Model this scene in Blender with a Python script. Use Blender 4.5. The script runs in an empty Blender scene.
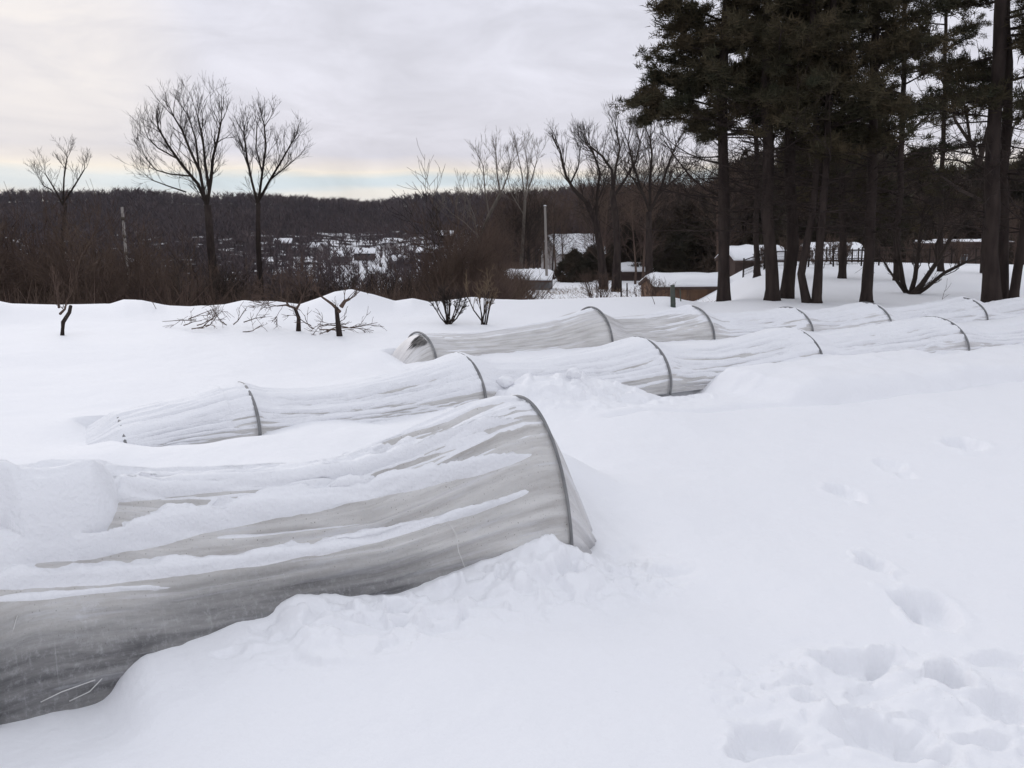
import bpy, math, random
import numpy as np

# ------------------------------------------------------------------ camera, sky, sun, exposure
F_PX, PITCH, EYE = 880.0, math.radians(10.24), 1.6
scene = bpy.context.scene
cd = bpy.data.cameras.new("camera"); cam = bpy.data.objects.new("camera", cd)
scene.collection.objects.link(cam); scene.camera = cam
cd.sensor_width = 36; cd.lens = F_PX / 1024 * 36; cd.clip_start = .05; cd.clip_end = 6000
cam.location = (0, 0, EYE); cam.rotation_euler = (math.pi/2 - PITCH, 0, 0)

SUN_AZ, SUN_EL = math.radians(-28), math.radians(24)   # azimuth from +Y, negative = left
world = bpy.data.worlds.new("World"); scene.world = world; world.use_nodes = True
wt = world.node_tree; wn, wl = wt.nodes, wt.links; wn.clear()
def N(t, **k):
    n = wn.new(t)
    for a, b in k.items(): setattr(n, a, b)
    return n
wout = N('ShaderNodeOutputWorld'); bg = N('ShaderNodeBackground'); bg.inputs[1].default_value = .13
wl.new(bg.outputs[0], wout.inputs[0])
sky = N('ShaderNodeTexSky', sky_type='NISHITA', sun_disc=False, sun_elevation=SUN_EL, sun_rotation=SUN_AZ)
sky.air_density = 1.0; sky.dust_density = 2.0
tc = N('ShaderNodeTexCoord'); sep = N('ShaderNodeSeparateXYZ'); wl.new(tc.outputs['Generated'], sep.inputs[0])
mp = N('ShaderNodeMapping'); mp.inputs['Scale'].default_value = (1.3, 1.3, 9); wl.new(tc.outputs['Generated'], mp.inputs[0])
cn = N('ShaderNodeTexNoise'); cn.inputs['Scale'].default_value = 2.2; cn.inputs['Detail'].default_value = 7; cn.inputs['Roughness'].default_value = .55
cn.inputs['Distortion'].default_value = .25
wl.new(mp.outputs[0], cn.inputs[0])
# elevation, pushed about by the noise so that the streaks near the horizon are ragged
m1 = N('ShaderNodeMath', operation='MULTIPLY_ADD'); m1.inputs[1].default_value = .035; wl.new(cn.outputs[0], m1.inputs[0])
m2 = N('ShaderNodeMath', operation='SUBTRACT'); m2.inputs[1].default_value = .0175
wl.new(sep.outputs[2], m1.inputs[2]); wl.new(m1.outputs[0], m2.inputs[0])
ramp = N('ShaderNodeValToRGB'); wl.new(m2.outputs[0], ramp.inputs[0])
def srgb(r, g, b):
    f = lambda c: ((c/255+.055)/1.055)**2.4 if c > 10 else c/255/12.92
    return (f(r), f(g), f(b), 1)
cr = ramp.color_ramp
stops = [(0, srgb(150,145,150)), (.018, srgb(226,222,216)), (.034, srgb(232,228,220)), (.042, srgb(206,216,221)), (.050, srgb(204,216,222)), (.058, srgb(238,230,218)), (.066, srgb(225,219,218)), (.078, srgb(211,210,219)), (.15, srgb(215,215,225)), (.26, srgb(213,214,225)), (.6, srgb(226,229,239)), (1, srgb(234,237,247))]
cr.elements[0].position = 0; cr.elements[0].color = stops[0][1]; cr.elements[1].position = 1; cr.elements[1].color = stops[-1][1]
for p, c in stops[1:-1]:
    e = cr.elements.new(p); e.color = c
# soft cloud relief
cn2 = N('ShaderNodeTexNoise'); cn2.inputs['Scale'].default_value = 3.1; cn2.inputs['Detail'].default_value = 8; cn2.inputs['Roughness'].default_value = .6; cn2.inputs['Distortion'].default_value = .6
mp2 = N('ShaderNodeMapping'); mp2.inputs['Scale'].default_value = (2.4, 2.4, 7); mp2.inputs['Location'].default_value = (3.3, 1.2, .4)
wl.new(tc.outputs['Generated'], mp2.inputs[0]); wl.new(mp2.outputs[0], cn2.inputs[0])
cmr = N('ShaderNodeMapRange'); cmr.inputs[1].default_value = .32; cmr.inputs[2].default_value = .68; cmr.inputs[3].default_value = .94; cmr.inputs[4].default_value = 1.15
wl.new(cn2.outputs[0], cmr.inputs[0])
mulc = N('ShaderNodeVectorMath', operation='SCALE'); wl.new(ramp.outputs[0], mulc.inputs[0]); wl.new(cmr.outputs[0], mulc.inputs['Scale'])
# warm brightening where the sun stands behind the cloud (a patch left of centre)
dot = N('ShaderNodeVectorMath', operation='DOT_PRODUCT'); wl.new(tc.outputs['Generated'], dot.inputs[0])
ga, ge = math.radians(-27.5), math.radians(9.2)
dot.inputs[1].default_value = (math.sin(ga)*math.cos(ge), math.cos(ga)*math.cos(ge), math.sin(ge))
gr = N('ShaderNodeMapRange', interpolation_type='SMOOTHSTEP'); gr.inputs[1].default_value = .986; gr.inputs[2].default_value = 1.0; gr.inputs[3].default_value = 0; gr.inputs[4].default_value = .95
wl.new(dot.outputs['Value'], gr.inputs[0])
gn = N('ShaderNodeMath', operation='MULTIPLY'); wl.new(gr.outputs[0], gn.inputs[0]); wl.new(cn2.outputs[0], gn.inputs[1])
mxg = N('ShaderNodeMix', data_type='RGBA'); mxg.inputs[7].default_value = srgb(246,238,228)
wl.new(gn.outputs[0], mxg.inputs[0]); wl.new(mulc.outputs[0], mxg.inputs[6])
sc10 = N('ShaderNodeVectorMath', operation='SCALE'); sc10.inputs['Scale'].default_value = 1/.13*1.0; wl.new(mxg.outputs[2], sc10.inputs[0])
mix = N('ShaderNodeMix', data_type='RGBA'); mix.inputs[0].default_value = .992
wl.new(sky.outputs[0], mix.inputs[6]); wl.new(sc10.outputs[0], mix.inputs[7]); wl.new(mix.outputs[2], bg.inputs[0])
sl = bpy.data.lights.new("sun", 'SUN'); sl.energy = .55; sl.angle = math.radians(25); sl.color = (1, .95, .9)
so = bpy.data.objects.new("sun", sl); scene.collection.objects.link(so)
so.rotation_euler = (math.pi/2 - SUN_EL, 0, math.pi - SUN_AZ)
scene.view_settings.view_transform = 'Standard'; scene.view_settings.look = 'None'
scene.view_settings.exposure = 0.08; scene.view_settings.gamma = 1
scene.cycles.max_bounces = 6; scene.cycles.transparent_max_bounces = 8

# ------------------------------------------------------------------ helpers
FW = np.array([0, math.cos(PITCH), -math.sin(PITCH)]); UP = np.array([0, math.sin(PITCH), math.cos(PITCH)])
def ray(u, v): return FW + np.array([1., 0, 0])*(u-512)/F_PX - UP*(v-384)/F_PX
def at(u, v, Y):
    r = ray(u, v); return np.array([0, 0, EYE]) + r*(Y/r[1])
def on_z(u, v, z=0.):
    r = ray(u, v); return np.array([0, 0, EYE]) + r*((z-EYE)/r[2])
def project(P):
    P = np.asarray(P) - np.array([0, 0, EYE])
    d = P@FW; d = np.where(np.abs(d) < 1e-6, 1e-6, d)
    return 512 + F_PX*P[..., 0]/d, 384 - F_PX*(P@UP)/d, d

def vnoise(x, y, seed=0):
    x = np.asarray(x, float); y = np.asarray(y, float)
    xi = np.floor(x).astype(np.int64); yi = np.floor(y).astype(np.int64); xf = x-xi; yf = y-yi
    def h(a, b):
        n = (a*374761393 + b*668265263 + seed*974711) & 0x7fffffff
        n = ((n ^ (n >> 13))*1274126177) & 0x7fffffff
        return ((n ^ (n >> 16)) & 0xffff)/32767.5 - 1
    sx = xf*xf*(3-2*xf); sy = yf*yf*(3-2*yf)
    return (h(xi, yi)*(1-sx)+h(xi+1, yi)*sx)*(1-sy) + (h(xi, yi+1)*(1-sx)+h(xi+1, yi+1)*sx)*sy
def fbm(x, y, o=4, seed=0, g=.5):
    r = 0; a = 1
    for i in range(o): r = r + a*vnoise(x*2**i + 17.3*i, y*2**i - 9.1*i, seed+i); a *= g
    return r
def sstep(a, b, x):
    t = np.clip((x-a)/(b-a), 0, 1); return t*t*(3-2*t)

COL = scene.collection
def props(o, label=None, cat=None, group=None, kind=None):
    if label: o['label'] = label
    if cat: o['category'] = cat
    if group: o['group'] = group
    if kind: o['kind'] = kind
    return o
def empty(name, loc, label, cat, group=None):
    o = bpy.data.objects.new(name, None); COL.objects.link(o); o.location = tuple(loc); o.empty_display_size = .2
    return props(o, label, cat, group)
def mesh_obj(name, V, Fc, mat, parent=None, smooth=True, off=None):
    """V in world coords; with parent the mesh is shifted to the parent's origin"""
    V = np.asarray(V, float).reshape(-1, 3)
    if parent is not None:
        p = parent; o = np.zeros(3)
        while p is not None: o += np.array(p.location); p = p.parent
        V = V - o
    elif off is not None: V = V - np.asarray(off)
    me = bpy.data.meshes.new(name)
    if isinstance(Fc, np.ndarray):
        me.vertices.add(len(V)); me.vertices.foreach_set('co', V.ravel())
        n, k = Fc.shape
        me.loops.add(n*k); me.loops.foreach_set('vertex_index', Fc.ravel().astype(np.int32))
        me.polygons.add(n); me.polygons.foreach_set('loop_start', np.arange(0, n*k, k, dtype=np.int32))
        me.polygons.foreach_set('loop_total', np.full(n, k, dtype=np.int32)); me.update(calc_edges=True); me.validate()
    else:
        me.from_pydata(V.tolist(), [], Fc)
    if smooth: me.polygons.foreach_set('use_smooth', [True]*len(me.polygons))
    me.materials.append(mat)
    ob = bpy.data.objects.new(name, me); COL.objects.link(ob)
    if parent is not None: ob.parent = parent
    elif off is not None: ob.location = tuple(off)
    return ob
def copy_thing(o, loc, rz=0, sc=1, label=None, group=None):
    def rec(a, par):
        c = a.copy(); COL.objects.link(c)
        if par is not None: c.parent = par
        for ch in list(a.children): rec(ch, c)
        return c
    c = rec(o, None); c.location = tuple(loc); c.rotation_euler = (0, 0, rz); c.scale = (sc, sc, sc)
    if label: c['label'] = label
    if group: c['group'] = group
    return c
def attr(ob, name, vals):
    a = ob.data.attributes.new(name, 'FLOAT', 'POINT'); a.data.foreach_set('value', np.asarray(vals, dtype=np.float32))
def grid_faces(nr, nc, wrap=False):
    r, c = np.meshgrid(np.arange(nr-1), np.arange(nc if wrap else nc-1), indexing='ij')
    c2 = (c+1) % nc
    return np.stack([r*nc+c, r*nc+c2, (r+1)*nc+c2, (r+1)*nc+c], -1).reshape(-1, 4)

class MB:
    def __init__(s): s.v = []; s.f = []
    def tube(s, pts, rad, n=5, cap=True):
        pts = [np.asarray(p, float) for p in pts]; b0 = len(s.v)
        for i, p in enumerate(pts):
            d = pts[min(i+1, len(pts)-1)] - pts[max(i-1, 0)]; L = math.sqrt(d@d) or 1; d = d/L
            a = np.array([0., 0, 1]) if abs(d[2]) < .9 else np.array([1., 0, 0])
            x = np.cross(d, a); x /= math.sqrt(x@x); y = np.cross(d, x); r = rad[i]
            for k in range(n):
                t = 2*math.pi*k/n; s.v.append(p + r*(math.cos(t)*x + math.sin(t)*y))
        for i in range(len(pts)-1):
            for k in range(n):
                a = b0+i*n+k; b = b0+i*n+(k+1) % n; s.f.append((a, b, b+n, a+n))
        if cap: s.f.append(tuple(range(b0, b0+n))[::-1]); e = b0+(len(pts)-1)*n; s.f.append(tuple(range(e, e+n)))
    def box(s, c, size, rz=0):
        b = len(s.v); cx, sx = math.cos(rz), math.sin(rz)
        for z in (-1, 1):
            for (x, y) in ((-1, -1), (1, -1), (1, 1), (-1, 1)):
                X, Y = x*size[0]/2, y*size[1]/2
                s.v.append(np.array([c[0]+X*cx-Y*sx, c[1]+X*sx+Y*cx, c[2]+z*size[2]/2]))
        for f in ((0, 3, 2, 1), (4, 5, 6, 7), (0, 1, 5, 4), (1, 2, 6, 5), (2, 3, 7, 6), (3, 0, 4, 7)): s.f.append(tuple(b+i for i in f))
    def poly(s, pts):
        b = len(s.v); s.v += [np.asarray(p, float) for p in pts]; s.f.append(tuple(range(b, b+len(pts))))
    def obj(s, name, mat, parent=None, smooth=True, off=None):
        return mesh_obj(name, np.array(s.v), s.f, mat, parent, smooth, off)

# ------------------------------------------------------------------ materials
def mat(name, col, rough=.8, var=None, vscale=5, bump=0, bscale=20, vstretch=(1, 1, 1), coord='Object', spec=.3):
    m = bpy.data.materials.new(name); m.use_nodes = True; nt = m.node_tree; b = nt.nodes['Principled BSDF']
    b.inputs['Roughness'].default_value = rough; b.inputs['Base Color'].default_value = (*col, 1); b.inputs['Specular IOR Level'].default_value = spec
    if sum(col) < .3 and name not in ('window_glass',): b.inputs['Specular IOR Level'].default_value = .05
    tcn = nt.nodes.new('ShaderNodeTexCoord'); mpn = nt.nodes.new('ShaderNodeMapping'); mpn.inputs['Scale'].default_value = vstretch
    nt.links.new(tcn.outputs[coord], mpn.inputs[0])
    if var:
        n = nt.nodes.new('ShaderNodeTexNoise'); n.inputs['Scale'].default_value = vscale; n.inputs['Detail'].default_value = 6
        nt.links.new(mpn.outputs[0], n.inputs[0]); r = nt.nodes.new('ShaderNodeMapRange'); r.inputs[1].default_value = .35; r.inputs[2].default_value = .65
        nt.links.new(n.outputs[0], r.inputs[0]); x = nt.nodes.new('ShaderNodeMix'); x.data_type = 'RGBA'
        x.inputs[6].default_value = (*col, 1); x.inputs[7].default_value = (*var, 1); nt.links.new(r.outputs[0], x.inputs[0]); nt.links.new(x.outputs[2], b.inputs['Base Color'])
    if bump:
        n = nt.nodes.new('ShaderNodeTexNoise'); n.inputs['Scale'].default_value = bscale; n.inputs['Detail'].default_value = 5
        nt.links.new(mpn.outputs[0], n.inputs[0]); bp = nt.nodes.new('ShaderNodeBump'); bp.inputs['Strength'].default_value = bump; bp.inputs['Distance'].default_value = .02
        nt.links.new(n.outputs[0], bp.inputs['Height']); nt.links.new(bp.outputs[0], b.inputs['Normal'])
    return m
SNOWC = (.84, .845, .865)
M_snow = mat('snow', SNOWC, .65, bump=.25, bscale=26)
M_bark = mat('bark_dark', (.030, .023, .021), .9, (.052, .040, .035), 7, .8, 30, (1, 1, .25))
M_barkg = mat('bark_grey', (.10, .085, .072), .9, (.16, .14, .12), 5, .5, 25, (1, 1, .3))
M_twig = mat('twigs_brown', (.080, .055, .047), .9, (.125, .09, .068), .4)
M_twigd = mat('twigs_dark', (.035, .028, .025), .9, (.055, .043, .036), .5)
M_twigp = mat('twigs_pale', (.15, .125, .105), .9, (.2, .17, .145), .5)
M_needle = mat('needles', (.036, .038, .024), .85, (.080, .062, .038), 1.1)
M_ever = mat('evergreen', (.045, .042, .030), .85, (.085, .062, .048), .5)
M_farwood = mat('far_wood', (.072, .054, .056), 1, (.108, .080, .076), .03)
M_wood = mat('weathered_wood', (.30, .27, .25), .85, (.22, .2, .18), 3, .3, 20, (1, 1, .2))
M_hoop = mat('hoop_metal', (.15, .15, .155), .5, (.24, .24, .24), 8)

# snowy ground: snow near, leaf litter under the woods
M_ground = mat('snow_ground', SNOWC, .65)
nt = M_ground.node_tree; b = nt.nodes['Principled BSDF']
tcn = nt.nodes.new('ShaderNodeTexCoord'); at_ = nt.nodes.new('ShaderNodeAttribute'); at_.attribute_name = 'litter'
n1 = nt.nodes.new('ShaderNodeTexNoise'); n1.inputs['Scale'].default_value = .12; n1.inputs['Detail'].default_value = 8; nt.links.new(tcn.outputs['Object'], n1.inputs[0])
ad = nt.nodes.new('ShaderNodeMath'); ad.operation = 'ADD'; nt.links.new(at_.outputs['Fac'], ad.inputs[0]); nt.links.new(n1.outputs[0], ad.inputs[1])
r = nt.nodes.new('ShaderNodeMapRange'); r.inputs[1].default_value = .95; r.inputs[2].default_value = 1.1; nt.links.new(ad.outputs[0], r.inputs[0])
x = nt.nodes.new('ShaderNodeMix'); x.data_type = 'RGBA'; x.inputs[6].default_value = (*SNOWC, 1); x.inputs[7].default_value = (.032, .023, .022, 1)
nt.links.new(r.outputs[0], x.inputs[0]); nt.links.new(x.outputs[2], b.inputs['Base Color'])
sp = nt.nodes.new('ShaderNodeMapRange'); sp.inputs[3].default_value = .25; sp.inputs[4].default_value = 0; nt.links.new(r.outputs[0], sp.inputs[0]); nt.links.new(sp.outputs[0], b.inputs['Specular IOR Level'])
nb = nt.nodes.new('ShaderNodeTexNoise'); nb.inputs['Scale'].default_value = 14; nb.inputs['Detail'].default_value = 8; nb.inputs['Roughness'].default_value = .6
nt.links.new(tcn.outputs['Object'], nb.inputs[0]); bp = nt.nodes.new('ShaderNodeBump'); bp.inputs['Strength'].default_value = .5; bp.inputs['Distance'].default_value = .016
nt.links.new(nb.outputs[0], bp.inputs['Height']); nt.links.new(bp.outputs[0], b.inputs['Normal'])

# ------------------------------------------------------------------ rows of low tunnels
class Row: pass
PHI = math.radians(61)
D = np.array([math.sin(PHI), math.cos(PHI)]); NR = np.array([math.cos(PHI), -math.sin(PHI)])     # along the row; towards the camera
def make_row(foot, W, phi_deg=61, b=.12):
    r = Row(); r.b = b; ph = math.radians(phi_deg); r.D = np.array([math.sin(ph), math.cos(ph)]); r.NR = np.array([math.cos(ph), -math.sin(ph)])
    r.W = W; r.C = np.array(foot) - W*r.NR; return r
def plane_hit(r, u, v, t):
    """pixel -> (s, z) on the vertical plane at cross offset t of the row"""
    d = ray(u, v); k = ((r.C + t*r.NR)@r.NR)/(d[:2]@r.NR); P = d*k
    return (P[:2]-r.C)@r.D, EYE+P[2]
def prof(r, pts, t):
    a = sorted(plane_hit(r, u, v, t) for u, v in pts); return np.array([q[0] for q in a]), np.array([q[1] for q in a])
RA = make_row((.27, 4.12), .50, 61, .30); RB = make_row(on_z(487, 402)[:2], .52); RC = make_row(on_z(700, 341)[:2], .50, 62.5)
RA.ridge = prof(RA, [(-160,520),(-60,505),(0,483),(15,475),(40,473),(100,474),(160,480),(240,477),(300,471),(350,464),(400,445),(440,427),(480,408),(505,400),(522,399)], 0)
RA.base = prof(RA, [(-150,735),(0,724),(40,716),(110,697),(122,674),(133,655),(190,640),(250,619),(262,626),(276,618),(288,600),(340,597),(400,600),(440,582),(480,567),(520,550),(545,541),(563,551),(590,562)], RA.W*.93)
RB.ridge = prof(RB, [(-60,470),(60,440),(115,421),(170,404),(215,392),(243,387),(262,391),(300,391),(350,384),(400,372),(440,362),(462,356),(485,362),(530,360),(580,352),(620,345),(640,340),(662,346),(700,346),(745,338),(775,331),(792,330),(815,336),(865,327),(905,321),(936,319),(965,326),(1000,323),(1030,317),(1150,306),(1300,296)], 0)
RB.base = prof(RB, [(-60,480),(115,446),(185,453),(230,446),(272,431),(310,421),(380,421),(440,413),(487,398),(510,384),(550,380),(586,383),(628,395),(680,400),(692,400),(720,372),(749,369),(785,362),(820,354),(876,360),(917,359),(940,348),(962,352),(1024,342),(1150,330),(1300,315)], RB.W*.93)
RC.ridge = prof(RC, [(408,336),(425,334),(480,331),(540,322),(575,312),(592,309),(612,317),(650,314),(692,308),(712,315),(760,312),(788,309),(815,311),(850,306),(868,304),(886,310),(915,306),(950,300),(965,299),(985,304),(1024,297),(1100,292),(1300,280)], 0)
RC.base = prof(RC, [(388,369),(440,358),(520,352),(608,345),(700,341),(809,331),(882,325),(975,321),(1024,318),(1300,300)], RC.W*.93)
def on_st(r, u, v):
    P = on_z(u, v)[:2]-r.C; return P@r.D, P@r.NR
RB.toe = tuple(np.array(q) for q in zip(*[on_st(RB, u, v) for u, v in ((640,414),(692,411),(740,404),(790,404),(850,400),(917,395),(977,382),(1024,380),(1150,371),(1300,362))]))
def hoops(r, us, vtop): return [plane_hit(r, u, v, 0)[0] for u, v in zip(us, vtop)]
RA.h = hoops(RA, [522, -22], [400, 485]); RA.h.append(RA.h[1]-2.3)
RB.h = hoops(RB, [243, 460, 640, 790, 934, 1075], [386, 356, 340, 330, 319, 312]); RB.h.append(plane_hit(RB, 118, 422, 0)[0])
RC.h = hoops(RC, [420, 592, 692, 789, 867, 962, 1080], [336, 309, 308, 309, 304, 299, 293])
RA.h.sort(); RB.h.sort(); RC.h.sort()
def Hs(r, s): return np.interp(s, *r.ridge)
def Bs(r, s): return sum(np.interp(s+q, *r.base) for q in (-.05, -.025, 0, .025, .05))/5
def st(r, x, y): dx = x-r.C[0]; dy = y-r.C[1]; return dx*r.D[0]+dy*r.D[1], dx*r.NR[0]+dy*r.NR[1]

foot_px = []   # u, v, half width px, half height px, depth m
foot_px += [(927,612,27,20,.10),(908,604,12,9,.05),(852,667,42,15,.10),(885,660,20,8,.05),(948,682,20,11,.09),(935,676,10,7,.04),(1000,664,30,8,.05),(1003,712,26,16,.07),(880,745,52,22,.10),(925,758,26,13,.07),(850,724,20,8,.05),
  (765,748,34,17,.08),(745,760,20,9,.05),(806,712,14,8,.04),(980,745,26,9,.05),(845,487,15,9,.06),(873,563,14,10,.07),(964,446,18,6,.085),(890,462,13,5,.035),(905,470,9,4,.03),(920,535,12,4,.01),
  (400,615,15,9,.06),(452,622,14,6,.025),(505,582,9,10,.05),(568,578,11,7,.05),(345,603,22,5,.03),(460,606,16,5,.03),(228,650,18,5,.02),(530,600,20,6,.02),(700,395,10,4,.05)]
FOOT = []
for (u, v, a, bb, dp) in foot_px:
    P = on_z(u, v); e = on_z(u+a, v); g = on_z(u, v-bb); FOOT.append((P[0], P[1], abs(e[0]-P[0]), abs(g[1]-P[1])*.95, dp))
MOUND = [(352,290,17.9,.36,1.15,.9),(385,297,17.9,.10,1.0,1),(310,298,18.0,.10,1.1,1),(262,299,17.8,.18,1.1,.9),(215,303,17.6,.06,.9,.9),(132,300,17.9,.17,.9,.9),(5,302,18,.15,.5,.8),(60,305,18,.04,.8,.8),(455,300,18.5,.06,1.6,1)]
CU = [-500,-100,0,12,60,110,124,142,165,190,225,243,275,300,318,335,352,372,395,412,430,480,520,560,620,700]
CV = [303,303,302,304.5,306,305,300.5,301,306,307,304.5,300.5,301,304,298,291.5,289,294,301,298.5,302.5,303,302,300,298,297]
def CZ(u, v, az):                        # height at 18 m that the eye sees at v (flat pinhole, az = bearing)
    Yd = 18.0*np.cos(az); k = (384-v)/F_PX; return EYE + Yd*(k*math.cos(PITCH)-math.sin(PITCH))/(math.cos(PITCH)+k*math.sin(PITCH))
def edge_dist(az):                       # where the field tips over the brow of the hill, by bearing
    return 18.5 + .5*np.sin(az*7) + 3.5*sstep(-.1, .05, az)
def H(x, y):
    x = np.asarray(x, float); y = np.asarray(y, float)
    R = np.hypot(x, y); az = np.arctan2(x, y)
    near = np.exp(-(R/26)**4)
    z = .035*fbm(x*.35+3, y*.35, 3, 5)*near + .014*fbm(x*1.3, y*1.3, 3, 9)*near + .004*fbm(x*5.5, y*5.5, 3, 19)*near
    # soft windblown relief in the foreground right
    z = z + .02*np.sin(x*.9+y*.5)*near
    for r, wn_, wf, hf in ((RA, .85, .75, .20), (RB, .55, .6, .17), (RC, .6, .7, .05)):
        s, t = st(r, x, y); W = r.W
        sm, sM = (r.h[0]-1.0, r.h[-1]+(.22 if r is RA else 1.0))
        if r is RC: sm = r.h[0]-.42
        if r is RB: sm = r.h[0]-.38; hf = hf - .15*(1-sstep(RB.h[1]+.2, RB.h[2], s))
        along = sstep(sm-.5, sm+.2, s)*(1-sstep(sM-.15, sM+.55, s))
        # the drift's crest follows the cloth; further out it spreads and smooths
        far_t = sstep(W+.12, W+.85, t)
        zb = Bs(r, s)*(1-far_t) + (Bs(r, s-.35)+Bs(r, s-.15)+Bs(r, s+.15)+Bs(r, s+.35)+Bs(r, s-.6)+Bs(r, s+.6))/6*far_t
        zb = zb + .010*fbm(s*7, 0*s, 3, 35)*(1-far_t)
        zb = zb + .025*far_t*fbm(s*2.3, t*2.6, 4, 33)
        if r is RB:
            wide = sstep(2.15, 2.5, s-RB.h[1]+0*s) * 0
            bank = sstep(plane_hit(RB, 672, 400, .5)[0], plane_hit(RB, 704, 385, .5)[0], s)
            toe = np.interp(s, *RB.toe) + .10*fbm(s*1.3, 0*s, 3, 31) + .05*fbm(s*4, 0*s, 2, 32)
            pf = np.clip(1-np.clip((t-toe+.30)/.30, 0, 1)**2.6, 0, 1)
            pf0 = np.exp(-(np.maximum(t-W*.93, 0)/wn_)**2)
            near_f = pf0*(1-bank) + pf*bank
            k_ = bank*sstep(W+.02, W+.40, t); zb = zb*(1-k_) + k_*(.125+.03*fbm(s*1.9, t*1.9, 3, 77)+.03*np.sin(s*2.9)-.03*sstep(6, 8, s))
        else:
            near_f = np.exp(-(np.maximum(t-W*.93, 0)/wn_)**1.7)
        hfar = hf + .03*fbm(s*1.2, t, 2, 12)
        if r is RA: hfar = hfar + .10*np.exp(-((s+3.0)/1.1)**2)
        far_f = np.exp(-(np.maximum(-t-W*.8, 0)/wf)**2)
        inside = 1-sstep(W*.74, W*.86, np.abs(t))
        endcut = (1-sstep(sM-.25, sM+.05, s))*sstep(sm-.0, sm+.3, s)
        bl_ = sstep(-W*.75, W*.75, t); add = (zb*near_f*bl_ + hfar*far_f*(1-bl_))*along - (0.055*np.exp(-((t-np.interp(s, *RB.toe)-.06)/.07)**2)*sstep(2.4, 2.8, s-RB.h[1])*along if r is RB else 0)
        z = z*(1-.75*np.exp(-(np.maximum(np.abs(t)-W, 0)/.25)**2)*along) + add
        z = z*(1-inside*endcut) + (-.10)*inside*endcut
    # soft heap round the end of the front tunnel
    s, t = st(RA, x, y); e = RA.h[-1]
    z = z + .13*np.exp(-(((s-e-.38)/.30)**2+((t+.30)/.40)**2)) + .06*np.exp(-(((s-e-.65)/.5)**2+((t-.1)/.6)**2))
    # heaps between front tunnel end and middle row
    for (u, v, w, hh) in ((520,392,.30,.10),(566,388,.22,.09),(606,392,.35,.07),(450,412,.3,.07),(650,420,.5,.08),(560,405,.5,.06),(240,445,.6,.05),(90,455,.5,.06)):
        P = on_z(u, v); z = z + hh*np.exp(-(((x-P[0])/w)**2+((y-P[1])/w/.8)**2))
    for (cx, cy, a, bl, dp) in FOOT:
        dp = dp*.8
        dx = (x-cx)/a; dy = (y-cy)/bl; ang = np.arctan2(dy, dx)
        q = np.hypot(dx, dy)*(1+.22*fbm(2*np.cos(ang)+cx*3, 2*np.sin(ang)+cy*3, 2, 41))
        z = z - dp*(1-sstep(.55, 1.12, q)) + dp*.22*np.exp(-((q-1.25)/.22)**2)*(.6+.6*fbm(x*9, y*9, 2, 8))
    for (u, v, Y, hh, wx, wy) in MOUND:
        P = at(u, v, Y); z = z + hh*np.exp(-(np.abs((x-P[0])/wx)**2.3+((y-Y)/wy)**2))
    # trampled churned snow near the footprints, lower right
    P = on_z(900, 705); q = np.hypot((x-P[0])/.62, (y-P[1])/.42); z = z + (.03*fbm(x*5, y*5, 4, 61)+.022*(sstep(-.1, .2, fbm(x*7, y*7, 4, 62))-.5))*(1-sstep(.5, 1.3, q))
    # broken, crusty lumps: shovelled snow along the front tunnel and between the rows
    s, t = st(RA, x, y); mk = sstep(RA.W-.05, RA.W+.06, t)*(1-sstep(RA.W+.30, RA.W+.75, t))*sstep(-1.75, -1.3, s-RA.h[-1])*(1-sstep(.1, .5, s-RA.h[-1]))
    P = on_z(575, 398); q = np.hypot((x-P[0])/1.15, (y-P[1])/.75); mk2 = 1-sstep(.5, 1.15, q)
    rdg = 1-np.abs(fbm(x*3.6+5, y*3.6, 4, 71)); cells = fbm(x*6.5, y*6.5+2, 4, 72)
    z = z + (mk*.085+mk2*.06)*(np.clip(rdg-.45, 0, 1)*1.1 + .5*sstep(-.15, .25, cells) - .45)
    s, t = st(RB, x, y); mk3 = sstep(RB.W, RB.W+.1, t)*(1-sstep(RB.W+.8, RB.W+1.1, t))*sstep(1.9, 2.3, s-RB.h[1]); z = z + mk3*.035*(np.clip(1-np.abs(fbm(x*1.9, y*1.9, 4, 74))-.4, 0, 1)-.2)
    # the snow is banked up into a low uneven crest along the brow
    uc = 512 + F_PX*np.tan(np.clip(az, -1.2, 1.2)); vc = np.interp(uc, CU, CV);
    zc = CZ(uc, vc, np.clip(az, -1.2, 1.2))
    wc = np.exp(-(np.maximum(np.abs(R-18.0)-.15, 0)/1.0)**2)*sstep(-1.15, -1.0, az)*(1-sstep(.17, .22, az)); z = z*(1-wc) + zc*wc
    # ---- large terrain
    az = np.clip(az, -1.6, 1.6)
    E = edge_dist(np.minimum(az, -.02)); right = sstep(-.06, -.012, az)
    drop = np.maximum(R-E, 0)
    lowl = -26*(1-np.exp(-drop/75.)) - .9*(1-np.exp(-drop/1.2))
    lowr = -.035*np.maximum(R-26, 0)*(R < 1e9); rr_ = sstep(.19, .29, az); lowr = -1.15*sstep(0, 1, (R-18.3)/8.5)*(1-rr_) - 2.3*sstep(41, 67, R)*rr_-8*(1-np.exp(-np.maximum(R-30-14*rr_, 0)/230.))
    low = lowl*(1-right) + lowr*right
    hill = sstep(230, 760, R)*(44.5+3.5*fbm(az*7+2, 0*az, 3, 3)) 
    hill = hill*(1-right) + right*sstep(150, 700, R)*(30+3*fbm(az*7, 0*az, 3, 4))
    back = sstep(1.1, 1.5, np.abs(az)); hill = hill*(1-.3*back)
    z = z + low + hill + np.where(R > 60, 1.0, 0)*.8*fbm(x/60, y/60, 3, 90)*sstep(60, 120, R)
    return z
def Hp(x, y): return float(H(np.array([x]), np.array([y]))[0])

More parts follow.
